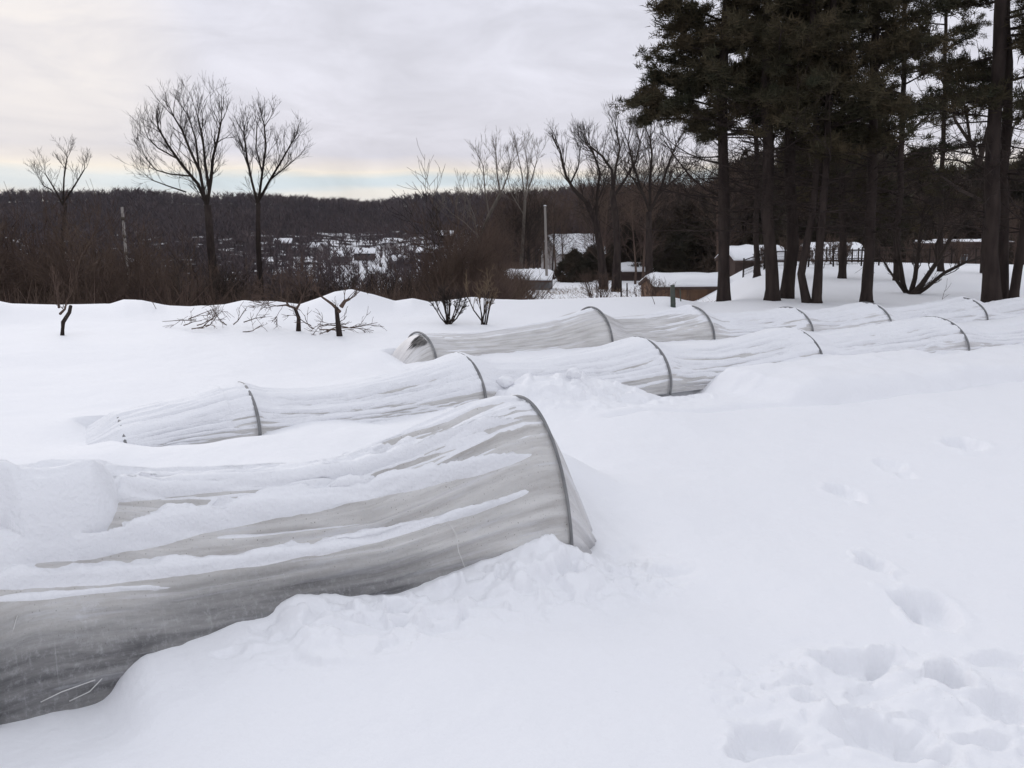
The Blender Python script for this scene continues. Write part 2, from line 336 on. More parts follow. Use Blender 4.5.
# ground sheet: fine where the camera looks, coarse behind, out to the horizon
dense = np.radians(np.linspace(-40, 40, 760)); coarse = np.radians(np.linspace(41, 319, 70))
azs = np.concatenate([dense, coarse]); NA = len(azs)
rad = np.concatenate([[.02, .2, .5, .9, 1.2], np.geomspace(1.45, 13, 560), np.geomspace(13.15, 26, 130), np.geomspace(26.6, 3200, 130)])
A2, R2 = np.meshgrid(azs, rad); X = R2*np.sin(A2); Y = R2*np.cos(A2)
Z = H(X, Y)
g = mesh_obj('ground', np.stack([X, Y, Z], -1).reshape(-1, 3), grid_faces(len(rad), NA, True)[:, ::-1].copy(), M_ground)
props(g, kind='structure')
azw = np.arctan2(X, Y)
lit = sstep(23, 27, R2)*(1-sstep(-.05, -.01, azw)) + sstep(85, 130, R2)*sstep(-.05, -.01, azw)
clear = np.exp(-(((azw+.155)/.10)**2+((R2-370)/140)**2)*1.0)
lit = np.clip(lit, 0, 1)*.9 - .30*clear - .22*sstep(240, 300, R2)*(1-sstep(480, 560, R2))
attr(g, 'litter', lit.ravel())

# ------------------------------------------------------------------ tunnel covers
M_cover = bpy.data.materials.new('row_cover_cloth'); M_cover.use_nodes = True
nt = M_cover.node_tree; nd, lk = nt.nodes, nt.links; nd.clear()
out = nd.new('ShaderNodeOutputMaterial')
tcn = nd.new('ShaderNodeTexCoord'); uvm = nd.new('ShaderNodeMapping'); uvm.inputs['Scale'].default_value = (1, 1, 1)
lk.new(tcn.outputs['UV'], uvm.inputs[0])     # uv: metres along, metres round
def tex(scale, det=6, st_=(1, 1, 1), rough=.55):
    m = nd.new('ShaderNodeMapping'); m.inputs['Scale'].default_value = st_; lk.new(tcn.outputs['UV'], m.inputs[0])
    n = nd.new('ShaderNodeTexNoise'); n.inputs['Scale'].default_value = scale; n.inputs['Detail'].default_value = det; n.inputs['Roughness'].default_value = rough
    lk.new(m.outputs[0], n.inputs[0]); return n
def rng(n, a, b_, c=0, d=1):
    r = nd.new('ShaderNodeMapRange'); r.inputs[1].default_value = a; r.inputs[2].default_value = b_; r.inputs[3].default_value = c; r.inputs[4].default_value = d
    lk.new(n, r.inputs[0]); return r.outputs[0]
def mixc(f, a, b_):
    m = nd.new('ShaderNodeMix'); m.data_type = 'RGBA'
    if f is not None: lk.new(f, m.inputs[0])
    for k, q in ((6, a), (7, b_)):
        if isinstance(q, tuple): m.inputs[k].default_value = (*q, 1)
        else: lk.new(q, m.inputs[k])
    return m.outputs[2]
blot = tex(3.0, 6, (.6, 1.6, 1)); fine = tex(60, 3); stripe = tex(9, 5, (.25, 3, 1)); speck = tex(130, 2)
c1 = mixc(rng(blot.outputs[0], .35, .65), (.64, .625, .60), (.80, .785, .76))
c2 = mixc(rng(stripe.outputs[0], .45, .75), c1, (.50, .475, .45))
c3 = mixc(rng(speck.outputs[0], .66, .72), c2, (.28, .25, .22))
# cloth colour darkened in streaks towards the bottom, with a ragged upper outline
wa = nd.new('ShaderNodeAttribute'); wa.attribute_name = 'low_dark'
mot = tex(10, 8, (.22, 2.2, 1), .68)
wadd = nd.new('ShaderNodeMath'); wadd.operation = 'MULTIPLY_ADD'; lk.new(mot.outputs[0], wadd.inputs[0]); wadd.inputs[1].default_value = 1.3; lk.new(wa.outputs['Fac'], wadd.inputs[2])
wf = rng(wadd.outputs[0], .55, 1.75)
# thin rime frozen on in lengthwise streaks, and threads of frozen drips across them
fst = tex(5, 9, (.35, 5.5, 1), .72); c3 = mixc(rng(fst.outputs[0], .54, .70, 0, .75), c3, (.80, .81, .84))
drp = tex(16, 6, (3.2, .22, 1), .65); c3 = mixc(rng(drp.outputs[0], .62, .75, 0, .4), c3, (.78, .78, .79))
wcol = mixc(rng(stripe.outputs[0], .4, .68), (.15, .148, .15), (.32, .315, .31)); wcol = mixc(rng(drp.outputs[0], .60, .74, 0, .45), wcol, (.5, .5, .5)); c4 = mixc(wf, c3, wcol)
grn = tex(42, 7, (1, 1, 1), .75); c4 = mixc(rng(grn.outputs[0], .50, .72, 0, .42), c4, (.66, .66, .67))        # pearly beads of ice and condensation
frz = tex(2.3, 9, (1, 1.3, 1), .8); c4 = mixc(rng(frz.outputs[0], .60, .66, 0, .55), c4, (.74, .74, .76))        # crystalline frost flowers
scr = tex(38, 3, (.9, .05, 1), .5); c4 = mixc(rng(scr.outputs[0], .71, .74, 0, .45), c4, (.72, .72, .72))
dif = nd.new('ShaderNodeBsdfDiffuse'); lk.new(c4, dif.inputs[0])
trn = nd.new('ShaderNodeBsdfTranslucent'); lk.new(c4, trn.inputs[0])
glo = nd.new('ShaderNodeBsdfGlossy'); glo.inputs['Roughness'].default_value = .38; glo.inputs[0].default_value = (.9, .9, .95, 1)
bmp = nd.new('ShaderNodeBump'); bmp.inputs['Strength'].default_value = .7; bmp.inputs['Distance'].default_value = .02
wr = tex(11, 8, (.45, 1.5, 1), .68); lk.new(wr.outputs[0], bmp.inputs['Height'])
for q in (dif, trn, glo): lk.new(bmp.outputs[0], q.inputs['Normal'])
ms = nd.new('ShaderNodeMixShader'); ms.inputs[0].default_value = .16; lk.new(dif.outputs[0], ms.inputs[1]); lk.new(trn.outputs[0], ms.inputs[2])
fr = nd.new('ShaderNodeFresnel'); fr.inputs[0].default_value = 1.35
ms2 = nd.new('ShaderNodeMixShader'); lk.new(rng(fr.outputs[0], 0, 1, .0, .22), ms2.inputs[0]); lk.new(ms.outputs[0], ms2.inputs[1]); lk.new(glo.outputs[0], ms2.inputs[2])
lk.new(ms2.outputs[0], out.inputs[0])
M_rsnow = mat('snow_on_cloth', SNOWC, .65, bump=.5, bscale=45)

TH = math.radians(104)
def section(W, Hh, a):     # a in -1..1 (near side positive)
    th = a*TH; c = math.cos(TH)
    return W*np.sin(th), Hh*(np.cos(th)-c)/(1-c)
def build_tunnel(r, name, label, s0, s1, ns, na, seed, snow_fn, endfn=None, detail=1.0):
    s = np.linspace(s0, s1, ns); a = np.linspace(-1, 1, na); S, Aa = np.meshgrid(s, a, indexing='ij')
    hp = np.array(r.h); d = np.min(np.abs(S[..., None]-hp), -1)
    free = 1-np.exp(-(d/.35)**1.5)                     # 0 at hoops
    Hh = Hs(r, S)
    if r is not RA: Hh = Hh - .035*free
    W = r.W*(1-.05*free)*(.985 if r is RA else 1)
    if endfn: Hh, W, dS = endfn(S, Hh, W, Aa)
    else: dS = 0
    T, Zz = section(W, Hh+r.b, Aa); Zz = Zz-r.b
    # lengthwise folds, stronger away from the hoops, gathered towards each hoop
    k = free*.8+.2
    ph = Aa*7.5 + .35*fbm(S*.8, Aa*1.2, 2, seed)
    fold = (.5*fbm(ph*1.0, S*.42, 3, seed+3) + .45*fbm(ph*2.6, S*.55, 2, seed+5)*(1 if r is RA else .7))*(.062 if r is RA else .038)*k*detail
    fold += .004*fbm(Aa*22, S*5, 3, seed+8)*detail + (.009 if r is RA else .0015)*fbm(Aa*34+fbm(S*1.2, Aa*3, 2, 9)*.8, S*.75, 2, seed+11)*k
    # sag of the flanks between hoops
    fold -= .035*free*np.exp(-((np.abs(Aa)-.5)/.22)**2)
    nT = np.sin(Aa*TH); nZ = np.cos(Aa*TH)
    T2 = T+fold*nT; Z2 = Zz+fold*nZ
    Sx = S+dS
    P = np.stack([r.C[0]+Sx*r.D[0]+T2*r.NR[0], r.C[1]+Sx*r.D[1]+T2*r.NR[1], Z2], -1)
    origin = np.array([r.C[0]+r.D[0]*(s0+s1)/2, r.C[1]+r.D[1]*(s0+s1)/2, 0])
    root = empty('row_tunnel', origin, label, 'row tunnel', 'low row tunnels buried in snow')
    cov = mesh_obj('cover', P.reshape(-1, 3), grid_faces(ns, na)[:, ::-1].copy(), M_cover, root)
    uv = cov.data.uv_layers.new(name='UVMap'); vi = np.empty(len(cov.data.loops), dtype=np.int32); cov.data.loops.foreach_get('vertex_index', vi)
    UV = np.stack([S.ravel()+seed*7.7, (Aa*r.W*1.7).ravel()], -1)[vi]; uv.data.foreach_set('uv', UV.astype(np.float32).ravel())
    u, v, dep = project(P)
    low_dark = np.clip(snow_fn('low_dark', S, Aa, u, v, Z2, fold), -1, 1); attr(cov, 'low_dark', low_dark.ravel())
    # snow shell
    dPa = np.gradient(P, axis=1); dPs = np.gradient(P, axis=0); n = np.cross(dPs, dPa); n /= np.linalg.norm(n, axis=-1, keepdims=True)+1e-9
    n = np.where((n[..., 2:3]*0 + (n[..., 0]*(nT*r.NR[0])+n[..., 1]*(nT*r.NR[1])+n[..., 2]*nZ)[..., None]) < 0, -n, n)
    th = snow_fn('snow', S, Aa, u, v, n, fold)
    th = np.clip(th, -.012, .14)
    P0 = np.stack([r.C[0]+Sx*r.D[0]+(T-.01*nT)*r.NR[0], r.C[1]+Sx*r.D[1]+(T-.01*nT)*r.NR[1], Zz], -1)      # deep snow hides the folds
    n0 = np.stack([nT*r.NR[0], nT*r.NR[1], nZ], -1); m_ = sstep(.018, .05, th)[..., None]
    lump = (.010*fbm(S*4, Aa*5, 3, 91)*m_[..., 0])[..., None]
    Q = P*(1-m_) + P0*m_ + (n*(1-m_)+n0*m_)*th[..., None]*.6 + n0*lump + np.array([0, 0, 1.])*np.maximum(th, 0)[..., None]*.6 - n*.002
    F_ = grid_faces(ns, na)[:, ::-1]
    thf = th.ravel(); keep = (thf[F_] > -.010).any(axis=1); F_ = F_[keep]
    used = np.unique(F_); remap = np.full(ns*na, -1); remap[used] = np.arange(len(used))
    mesh_obj('snow_cover', Q.reshape(-1, 3)[used], remap[F_].copy(), M_rsnow, root)
    # hoops, lying on the cloth
    for h in r.h:
        if not (s0-.02 <= h <= s1+.02): continue
        aa = np.linspace(-1, 1, 60); Hz = float(Hs(r, np.array(h))); t_, z_ = section(r.W, Hz+r.b, aa)
        mb = MB(); pts = []
        for i, q in enumerate(aa):
            lf_ = .010 if r is RA else .024; t2 = t_[i]+lf_*math.sin(q*TH); z2 = z_[i]-r.b+lf_*math.cos(q*TH)
            pts.append((r.C[0]+h*r.D[0]+t2*r.NR[0], r.C[1]+h*r.D[1]+t2*r.NR[1], z2))
        mb.tube(pts, [.0085 if r is RA else .0135]*60, 8); mb.obj('hoop', M_hoop, root)
    return root, origin
def band(u, v, pts, w0, w1=None):
    xs = [p[0] for p in pts]; c = np.interp(u, xs, [p[1] for p in pts]); w = np.interp(u, xs, [p[2] for p in pts])
    inx = sstep(xs[0]-15, xs[0]+15, u)*(1-sstep(xs[-1]-25, xs[-1]+5, u))
    return (1-np.abs(v-c)/w)*inx - (1-inx)*1.0

def snowA(what, S, Aa, u, v, n, fold):
    vis = sstep(-.45, -.3, Aa)
    if what == 'low_dark':
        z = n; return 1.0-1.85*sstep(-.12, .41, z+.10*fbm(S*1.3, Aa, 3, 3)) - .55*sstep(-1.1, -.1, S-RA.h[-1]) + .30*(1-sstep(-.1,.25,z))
    rag = fbm(S*9, Aa*14, 4, 21)
    nz = n[..., 2]
    base = (nz-.80)*.10                                  # general blanket on the crown
    left = 1-sstep(-1.55, -.55, S-RA.h[-1])              # more snow to the left
    bare = .08+.13*(1-left)+.10*sstep(-.25, -.02, S-RA.h[-1])
    fine_ = (nz-(.47+bare+.45*sstep(.30, .50, Aa)+.10*fbm(S*1.1, Aa*2.2, 3, 19)))*.034 + .0018*rag        # what clings to the upper side of each fold
    gen = base*left*1.2 - .012*(1-left) - .004
    gen = np.maximum(gen, np.minimum(fine_, .006))
    def bd(pts, thick, rg=.35, lo=1.0):
        xs = [p[0] for p in pts]; c = np.interp(u, xs, [p[1] for p in pts]) + 1.6*fbm(S*2.5, 0*S, 3, len(pts)*7+int(pts[0][1])) ; w = np.interp(u, xs, [p[2] for p in pts])
        inx = sstep(xs[0]-15, xs[0]+15, u)*(1-sstep(xs[-1]-45, xs[-1]+12, u))
        d = (v-c)/w                      # lower lip steep and thick, upper edge feathering into the cloth
        b = np.where(d > 0, 1-d**2*1.0, 1-np.abs(d)**1.2)*inx - (1-inx)
        return thick*np.clip(b+rg*rag*(.35+.65*(d < 0)), -1, 1)
    B = [bd([(-200,550,20),(0,545,24),(90,545,14),(150,530,18),(240,511,15),(320,496,15),(400,484,11),(480,469,6),(548,449,2.5)], .040, .45),
      bd([(-200,592,14),(0,579,13),(100,574,12),(200,565,9),(320,549,8.5),(400,529,6.5),(480,509,5),(548,485,3)], .028, .5),
      bd([(-40,490,16),(8,500,30),(25,514,44),(70,513,44),(105,502,38),(124,492,30),(136,486,10)], .13, .06),
      bd([(110,488,17),(180,484,13),(240,479,9.5),(300,478,12),(360,466,12),(400,456,10),(470,431,4.5),(540,413,1.5)], .042, .45),
      bd([(-200,612,3),(40,598,4),(130,590,3),(200,588,2)], .008, .6),
      bd([(380,470,3),(450,448,5),(530,425,3)], .009, 1.4),
      bd([(-260,505,60),(-100,505,50),(0,508,36),(15,505,22)], .07, .3)]
    mx = np.maximum(np.maximum.reduce(B), np.minimum(fine_, .007)-.022*(1-sstep(100, 190, u)))
    s_l, s_r = plane_hit(RA, 22, 472, 0)[0], plane_hit(RA, 128, 475, 0)[0]
    crown = .035*sstep(s_l-.05, s_l+.12, S)*(1-sstep(s_r-.15, s_r+.02, S))*(1-sstep(-.1, .2, Aa))
    gen = np.maximum(gen, crown-.004)
    t = np.where(vis > .5, np.maximum(mx, np.where(Aa < .12, gen, -.012)), gen)
    t = np.where((S > RA.h[-1]), .05*(sstep(.15, -.15, Aa))+.012*rag-.018, t)
    return t
def snowB(what, S, Aa, u, v, n, fold):
    if what == 'low_dark': return S*0-.6
    rag = fbm(S*7, Aa*12, 4, 23); nz = n[..., 2]; m = (np.array(RB.h)[None, None, :]-S[..., None]); m = np.where(m < -.02, 9, m).min(-1)   # distance to the next hoop on the right
    str_ = fbm(Aa*16, S*.7, 3, 66)
    thr = .40 + .16*fbm(S*.9, 0*S, 2, 14)
    t = (nz-thr)*.06 + .014*str_ + .006*rag
    t = np.minimum(t, .03) + .02*(1-sstep(.9, 1.2, m))*0
    return t + np.where(S < RB.h[1]-.2, .010, 0)
def snowC(what, S, Aa, u, v, n, fold):
    if what == 'low_dark': return S*0-.7
    rag = fbm(S*6, Aa*10, 3, 27); nz = n[..., 2]; str_ = fbm(Aa*14, S*.8, 3, 68)
    right = sstep(RC.h[1]+.2, RC.h[2]+.6, S)
    thr = .93-.42*right
    return -.012*(S < RC.h[0]) + (nz-thr)*.05 + .016*str_ + .006*rag - .006*(1-right)

eA = RA.h[-1]
def endA(S, Hh, W, Aa):
    q = np.clip((S-eA)/.28, 0, 1)
    H0 = float(Hs(RA, np.array(eA)))
    Hn = np.where(S > eA, (H0+.30)*(1-.62*q**1.25)-.30, Hh)
    Wn = np.where(S > eA, RA.W*(1-.20*q**1.2), W)
    return Hn, Wn, 0.012*q*np.sin(Aa*9)+.018*q*np.sin(Aa*33)
ra, ora = build_tunnel(RA, 'row_tunnel', 'nearest and largest cloth covered tunnel, grey lower flank bare of snow, filling the left foreground', RA.h[0]-.3, eA+.28, 760, 330, 1, snowA, endA)
def endB(S, Hh, W, Aa):
    q = np.clip((RB.h[0]-S)/.30, 0, 1)
    return (Hh+.12)*(1-.8*q**1.4)-.12, W*(1-.3*q**2), 0
build_tunnel(RB, 'row_tunnel', 'middle tunnel of the three, striped with snow, with a snow bank along its right half', RB.h[0]-.3, RB.h[-1]+.3, 900, 170, 2, snowB, endB)
eC = RC.h[0]
def endC(S, Hh, W, Aa):
    q = np.clip((eC-S)/.34, 0, 1)
    H0 = float(Hs(RC, np.array(eC)))
    return np.where(S < eC, (H0+.12)*(1-.9*q**1.5)-.12, Hh), np.where(S < eC, RC.W*(1-.25*q**2), W), 0
rc, orc = build_tunnel(RC, 'row_tunnel', 'farthest tunnel, bare tan cloth at its scuffed left end, running right before the pines', RC.h[0]-.34, RC.h[-1]+.3, 900, 130, 3, snowC, endC)

# cords and twigs frozen to the flank of the front tunnel
def ra_pt(u, v, off=.012):               # a point on the near flank, found on the cloth's own surface
    lo = min(((abs(project(np.array([RA.C[0]+s_*RA.D[0]+t_*RA.NR[0], RA.C[1]+s_*RA.D[1]+t_*RA.NR[1], z_]))[0]-u)+abs(project(np.array([RA.C[0]+s_*RA.D[0]+t_*RA.NR[0], RA.C[1]+s_*RA.D[1]+t_*RA.NR[1], z_]))[1]-v), s_, t_, z_)
        for s_ in np.linspace(-3.2, .3, 150) for a_ in np.linspace(.35, 1, 40) for (t_, z_) in [(lambda q: (float(q[0])*.985+off, float(q[1])-.30))(section(RA.W*.965, float(Hs(RA, s_))+.30, a_))]))
    return np.array([RA.C[0]+lo[1]*RA.D[0]+lo[2]*RA.NR[0], RA.C[1]+lo[1]*RA.D[1]+lo[2]*RA.NR[1], lo[3]])
M_cord = mat('white_cord', (.66, .65, .63), .8)
for k, pl in enumerate([[(452,524),(456,536),(460,550),(466,566)], [(18,618),(10,636),(0,652)], [(38,704),(60,690),(92,680)], [(70,702),(88,692),(100,679)]]):
    mb = MB(); mb.tube([ra_pt(u, v) for u, v in pl], [.0022]*len(pl), 5); mb.obj('cord', M_cord, ra)
# dark scuffed patch on the end of the far tunnel
mb = MB(); rs = random.Random(4)
def rc_pt(s_, a_, lift=.012):
    q = min(max((eC-s_)/.34, 0), 1); Hh = (float(Hs(RC, np.array(eC)))+.12)*(1-.9*q**1.5)-.12; W = RC.W*(1-.25*q*q)
    t_, z_ = section(W, Hh+.12, a_); z_ -= .12
    P = np.array([RC.C[0]+s_*RC.D[0]+(t_+lift*math.sin(a_*TH))*RC.NR[0], RC.C[1]+s_*RC.D[1]+(t_+lift*math.sin(a_*TH))*RC.NR[1], z_+lift*math.cos(a_*TH)])
    return P - np.array([RC.D[0], RC.D[1], 0])*lift*1.2
M_scuff = mat('mould_stain', (.07, .07, .07), .9, (.2, .19, .18), 14)
for k in range(16):
    a0 = .08+.03*k*.6+rs.uniform(-.01, .01); l = rs.uniform(.13, .26)*(1-k/30)
    s_a = eC-.015; s_b = eC-.015-l
    mb.poly([rc_pt(s_a, a0), rc_pt(s_a, a0+.022), rc_pt((s_a+s_b)/2, a0+.026), rc_pt(s_b, a0+.012), rc_pt((s_a+s_b)/2, a0)])
mb.obj('stain', M_scuff, rc)

# ------------------------------------------------------------------ bare trees
def grow(mb, p, d, L, r, depth, rs, up=.25, wander=.22, kids=(3, 5), ang=(.4, .85), lf=.62, rmin=.006, n=None):
    k = 4 if depth > 0 else 3; pts = [p]; rad = [r]; q = np.array(p, float); d = np.array(d, float); d /= math.sqrt(d@d); dirs = [d]
    for i in range(k):
        d = d + np.array([rs.gauss(0, wander), rs.gauss(0, wander), rs.gauss(0, wander)*.7+up*.35]); d /= math.sqrt(d@d)
        q = q + d*L/k; pts.append(q); rad.append(max(r*(1-.62*(i+1)/k), rmin*.7)); dirs.append(d)
    mb.tube(pts, rad, 5 if depth >= 3 else (4 if depth == 2 else 3), cap=False)
    if depth <= 0: return
    for j in range(rs.randint(*kids)):
        f = rs.uniform(.25, 1.0)*k; i = min(int(f), k-1); fr = f-i
        b = pts[i]*(1-fr)+pts[i+1]*fr; dd = dirs[i+1]
        a = np.array([rs.gauss(0, 1), rs.gauss(0, 1), rs.gauss(0, 1)]); a -= dd*(a@dd); a /= math.sqrt(a@a)
        th = rs.uniform(*ang); nd_ = dd*math.cos(th)+a*math.sin(th)
        grow(mb, b, nd_, L*lf*rs.uniform(.7, 1.15), max(rad[i]*.6, rmin), depth-1, rs, up, wander, kids, ang, lf, rmin)
def px_tree(name, label, Y, trunk, limbs, r0, mt, mtw, seed, tl=1.5, depth=2, dens=1.0, group=None, rmin=.011, ang=(.25, .62), up=.42, cat='tree', ground=True, yj=1.2, part='branches'):
    """trunk, limbs: polylines located at depth Y, each limb bending towards or away from the camera"""
    rs = random.Random(seed); P = [at(u, v, Y) for u, v in trunk]
    if ground: P[0] = np.array([P[0][0], Y, min(Hp(P[0][0], Y), P[0][2])-.1])
    root = empty(name, P[0], label, cat, group); tr = MB(); n = len(P)
    for i in range(1, n): P[i] = P[i] + np.array([0, rs.gauss(0, .12)*i, 0])
    tr.tube(P, [r0*(1.35 if i == 0 else 1-.35*i/n) for i in range(n)], 9); tr.obj('trunk', mt, root)
    br = MB(); tip = P[-1]
    for (lp, rl) in limbs:
        yo = rs.uniform(-yj, yj); m = len(lp); Q = []
        u0, v0 = lp[0]; best = min(P, key=lambda q: abs(project(q)[0]-u0)+abs(project(q)[1]-v0))
        for i, (u, v) in enumerate(lp): Q.append(at(u, v, best[1] + yo*i/max(m-1, 1)))
        br.tube(Q, [rl*(1-.7*i/m) for i in range(m)], 6)
        for i in range(m-1):
            seg = Q[i+1]-Q[i]; L = math.sqrt(seg@seg); cnt = max(1, int(L/tl*3.0*dens+rs.random()))
            if i == 0 and m > 2: cnt = max(1, cnt//2)
            for c in range(cnt):
                f = rs.random(); b = Q[i]+seg*f; dd = seg/L
                a = np.array([rs.gauss(0, 1), rs.gauss(0, 1), rs.gauss(0, .6)]); a -= dd*(a@dd); a /= math.sqrt(a@a); th = rs.uniform(.35, .9)
                grow(br, b, dd*math.cos(th)+a*math.sin(th), tl*rs.uniform(.5, 1.25), max(rl*.24, rmin), depth, rs, up, .16, (3, 5), (.3, .75), .55, rmin)
        dd = Q[-1]-Q[-2]
        for c in range(3): grow(br, Q[-1], dd/math.sqrt(dd@dd)+np.array([rs.gauss(0, .35), rs.gauss(0, .35), .1]), tl*.9, rl*.28, depth, rs, up, .16, (3, 5), (.3, .75), .55, rmin)
    br.obj(part, mtw, root, smooth=False); return root

px_tree('bare_tree', 'tall wide crowned bare tree, the left and broader of two against the sky', 48,
  [(219,292),(212,250),(207,205)],
  [([(207,205),(198,184),(182,165),(168,145),(158,128)], .10), ([(206,205),(200,172),(190,150),(182,130),(174,117)], .09), ([(207,205),(211,180),(213,157),(218,138),(221,122)], .10),
   ([(209,190),(205,162),(203,140),(198,118)], .08), ([(190,176),(170,174),(156,170),(147,160)], .05), ([(176,158),(158,148),(148,138)], .045), ([(186,192),(168,186),(152,180)], .045),([(199,170),(196,140),(188,115)],.06)], .24, M_bark, M_twigd, 11, 1.5, 2, 2.3, rmin=.0065)
px_tree('bare_tree', 'bare tree with narrow fan of rising limbs, right of the wide crowned one', 50,
  [(261,292),(259,240),(258,203)],
  [([(258,205),(252,182),(247,158),(244,132)], .08), ([(258,205),(262,175),(266,146),(264,124)], .08), ([(259,200),(270,180),(282,160),(291,144)], .075),
   ([(262,172),(256,148),(257,124)], .05), ([(272,178),(285,168),(294,160)], .045), ([(250,172),(244,155),(240,142)], .04)], .16, M_bark, M_twigd, 12, 1.2, 2, 2.0, rmin=.0065)
px_tree('bare_tree', 'small bare tree alone against the sky at the far left', 55,
  [(62,292),(62,240),(63,203)],
  [([(63,205),(54,188),(46,175)], .06), ([(63,205),(64,178),(67,158)], .06), ([(63,203),(75,185),(84,170)], .06), ([(52,190),(44,186),(40,180)], .04)], .13, M_bark, M_twigd, 13, 1.1, 2, 1.1, rmin=.007)
px_tree('bare_tree', 'pale grey bare tree with loose double top, behind the shrubs', 66,
  [(470,292),(474,250),(489,215),(500,195)],
  [([(489,215),(485,190),(483,165)], .07), ([(500,195),(497,172),(496,156)], .07), ([(500,195),(507,178),(511,162)], .06), ([(480,238),(464,222),(450,212)], .05), ([(478,240),(474,215),(466,196)],.05)], .17, M_barkg, M_twigp, 14, 1.5, 2, 1.6, rmin=.008)
px_tree('bare_tree', 'slim pale bare tree rising just left of the wooden pole', 64,
  [(519,290),(523,240),(525,200)],
  [([(525,200),(522,175),(518,155)], .06), ([(525,200),(532,178),(537,160)], .06), ([(525,200),(528,172),(526,154)], .06), ([(524,215),(512,195),(508,180)], .045)], .13, M_barkg, M_twigp, 15, 1.4, 2, 1.5, rmin=.008)
px_tree('bare_tree', 'bare tree with a bent trunk leaning left, just right of the wooden pole', 46,
  [(604,290),(601,255),(596,222),(586,202)],
  [([(586,202),(574,190),(566,176),(562,160),(560,150)], .11), ([(596,222),(597,195),(600,172),(593,152),(588,146)], .09), ([(570,184),(578,168),(580,152)], .05), ([(592,212),(600,196),(606,180)], .05)], .20, M_bark, M_twigd, 16, 1.2, 2, 1.9, rmin=.006)
px_tree('bare_tree', 'crooked bare tree with ivy clad trunk right of the leaning one', 43,
  [(616,288),(617,250),(616,222),(613,190)],
  [([(613,190),(612,170),(602,156),(590,146)], .09), ([(613,190),(616,166),(620,148),(617,134)], .08), ([(614,196),(626,178),(636,160),(640,142)], .07)], .19, M_bark, M_twigd, 17, 1.2, 2, 1.9, rmin=.006)
px_tree('bare_tree', 'dense round crowned bare tree touching the left edge of the pines', 42,
  [(650,284),(649,245),(650,212)],
  [([(650,212),(640,185),(632,160),(628,142)], .08), ([(650,212),(650,180),(652,155),(650,138)], .08), ([(650,212),(662,185),(670,160),(676,145)], .08), ([(645,198),(634,180),(624,168)], .05), ([(655,198),(674,180),(690,168)], .05)], .17, M_bark, M_twigd, 18, 1.2, 2, 2.6, rmin=.006)
px_tree('bare_tree', 'bare tree seen through the pines, left of the twin right hand trunks', 30,
  [(985,285),(984,240),(981,200),(979,165)],
  [([(979,165),(985,140),(992,115)], .09), ([(979,168),(970,140),(966,110),(960,90)], .06), ([(981,200),(960,190),(940,175)], .06), ([(981,185),(1000,160),(1012,135)], .06),([(975,150),(955,120),(950,90)],.06)], .14, M_bark, M_twigd, 19, 1.0, 3, .7, rmin=.008)
px_tree('bare_tree', 'low many stemmed bare tree fanning out over the snow between pines', 21,
  [(908,303),(909,298),(910,293)],
  [([(908,296),(903,284),(900,262),(896,238)], .075), ([(910,296),(915,278),(918,255),(921,228)], .065), ([(911,296),(922,284),(937,262),(952,236),(968,212)], .07), ([(912,297),(926,288),(944,273),(966,262),(985,257)], .055), ([(906,294),(893,276),(884,262)], .035),([(937,262),(936,245),(944,225)],.035)], .12, M_bark, M_twigd, 20, .6, 2, .7, rmin=.005, yj=.7)

# ------------------------------------------------------------------ pines on the right
def tuft_proto(rs, nb=26, R=.17, w=.011):
    V = []; 
    for i in range(nb):
        d = np.array([rs.gauss(0, 1), rs.gauss(0, 1), rs.gauss(.35, .9)]); d /= math.sqrt(d@d)
        x = np.cross(d, [rs.gauss(0, 1), rs.gauss(0, 1), rs.gauss(0, 1)]); x /= math.sqrt(x@x); L = R*rs.uniform(.6, 1.15); o = d*0+np.array([rs.gauss(0, .05), rs.gauss(0, .05), rs.gauss(0, .035)])
        V += [o-x*w, o+x*w, o+d*L]
    return np.array(V)
_r = random.Random(5); TUFTS = [tuft_proto(_r) for _ in range(5)]
def scatter(protos, P, sc, rs):
    out = []
    for k, pr in enumerate(protos):
        idx = np.arange(k, len(P), len(protos)); n = len(idx)
        if not n: continue
        th = rs.uniform(0, 2*np.pi, n); c, s_ = np.cos(th), np.sin(th)
        V = pr[None]*sc[idx][:, None, None]; X = V[..., 0]*c[:, None]-V[..., 1]*s_[:, None]; Yy = V[..., 0]*s_[:, None]+V[..., 1]*c[:, None]
        out.append((np.stack([X, Yy, V[..., 2]], -1)+P[idx][:, None]).reshape(-1, 3))
    return np.concatenate(out)
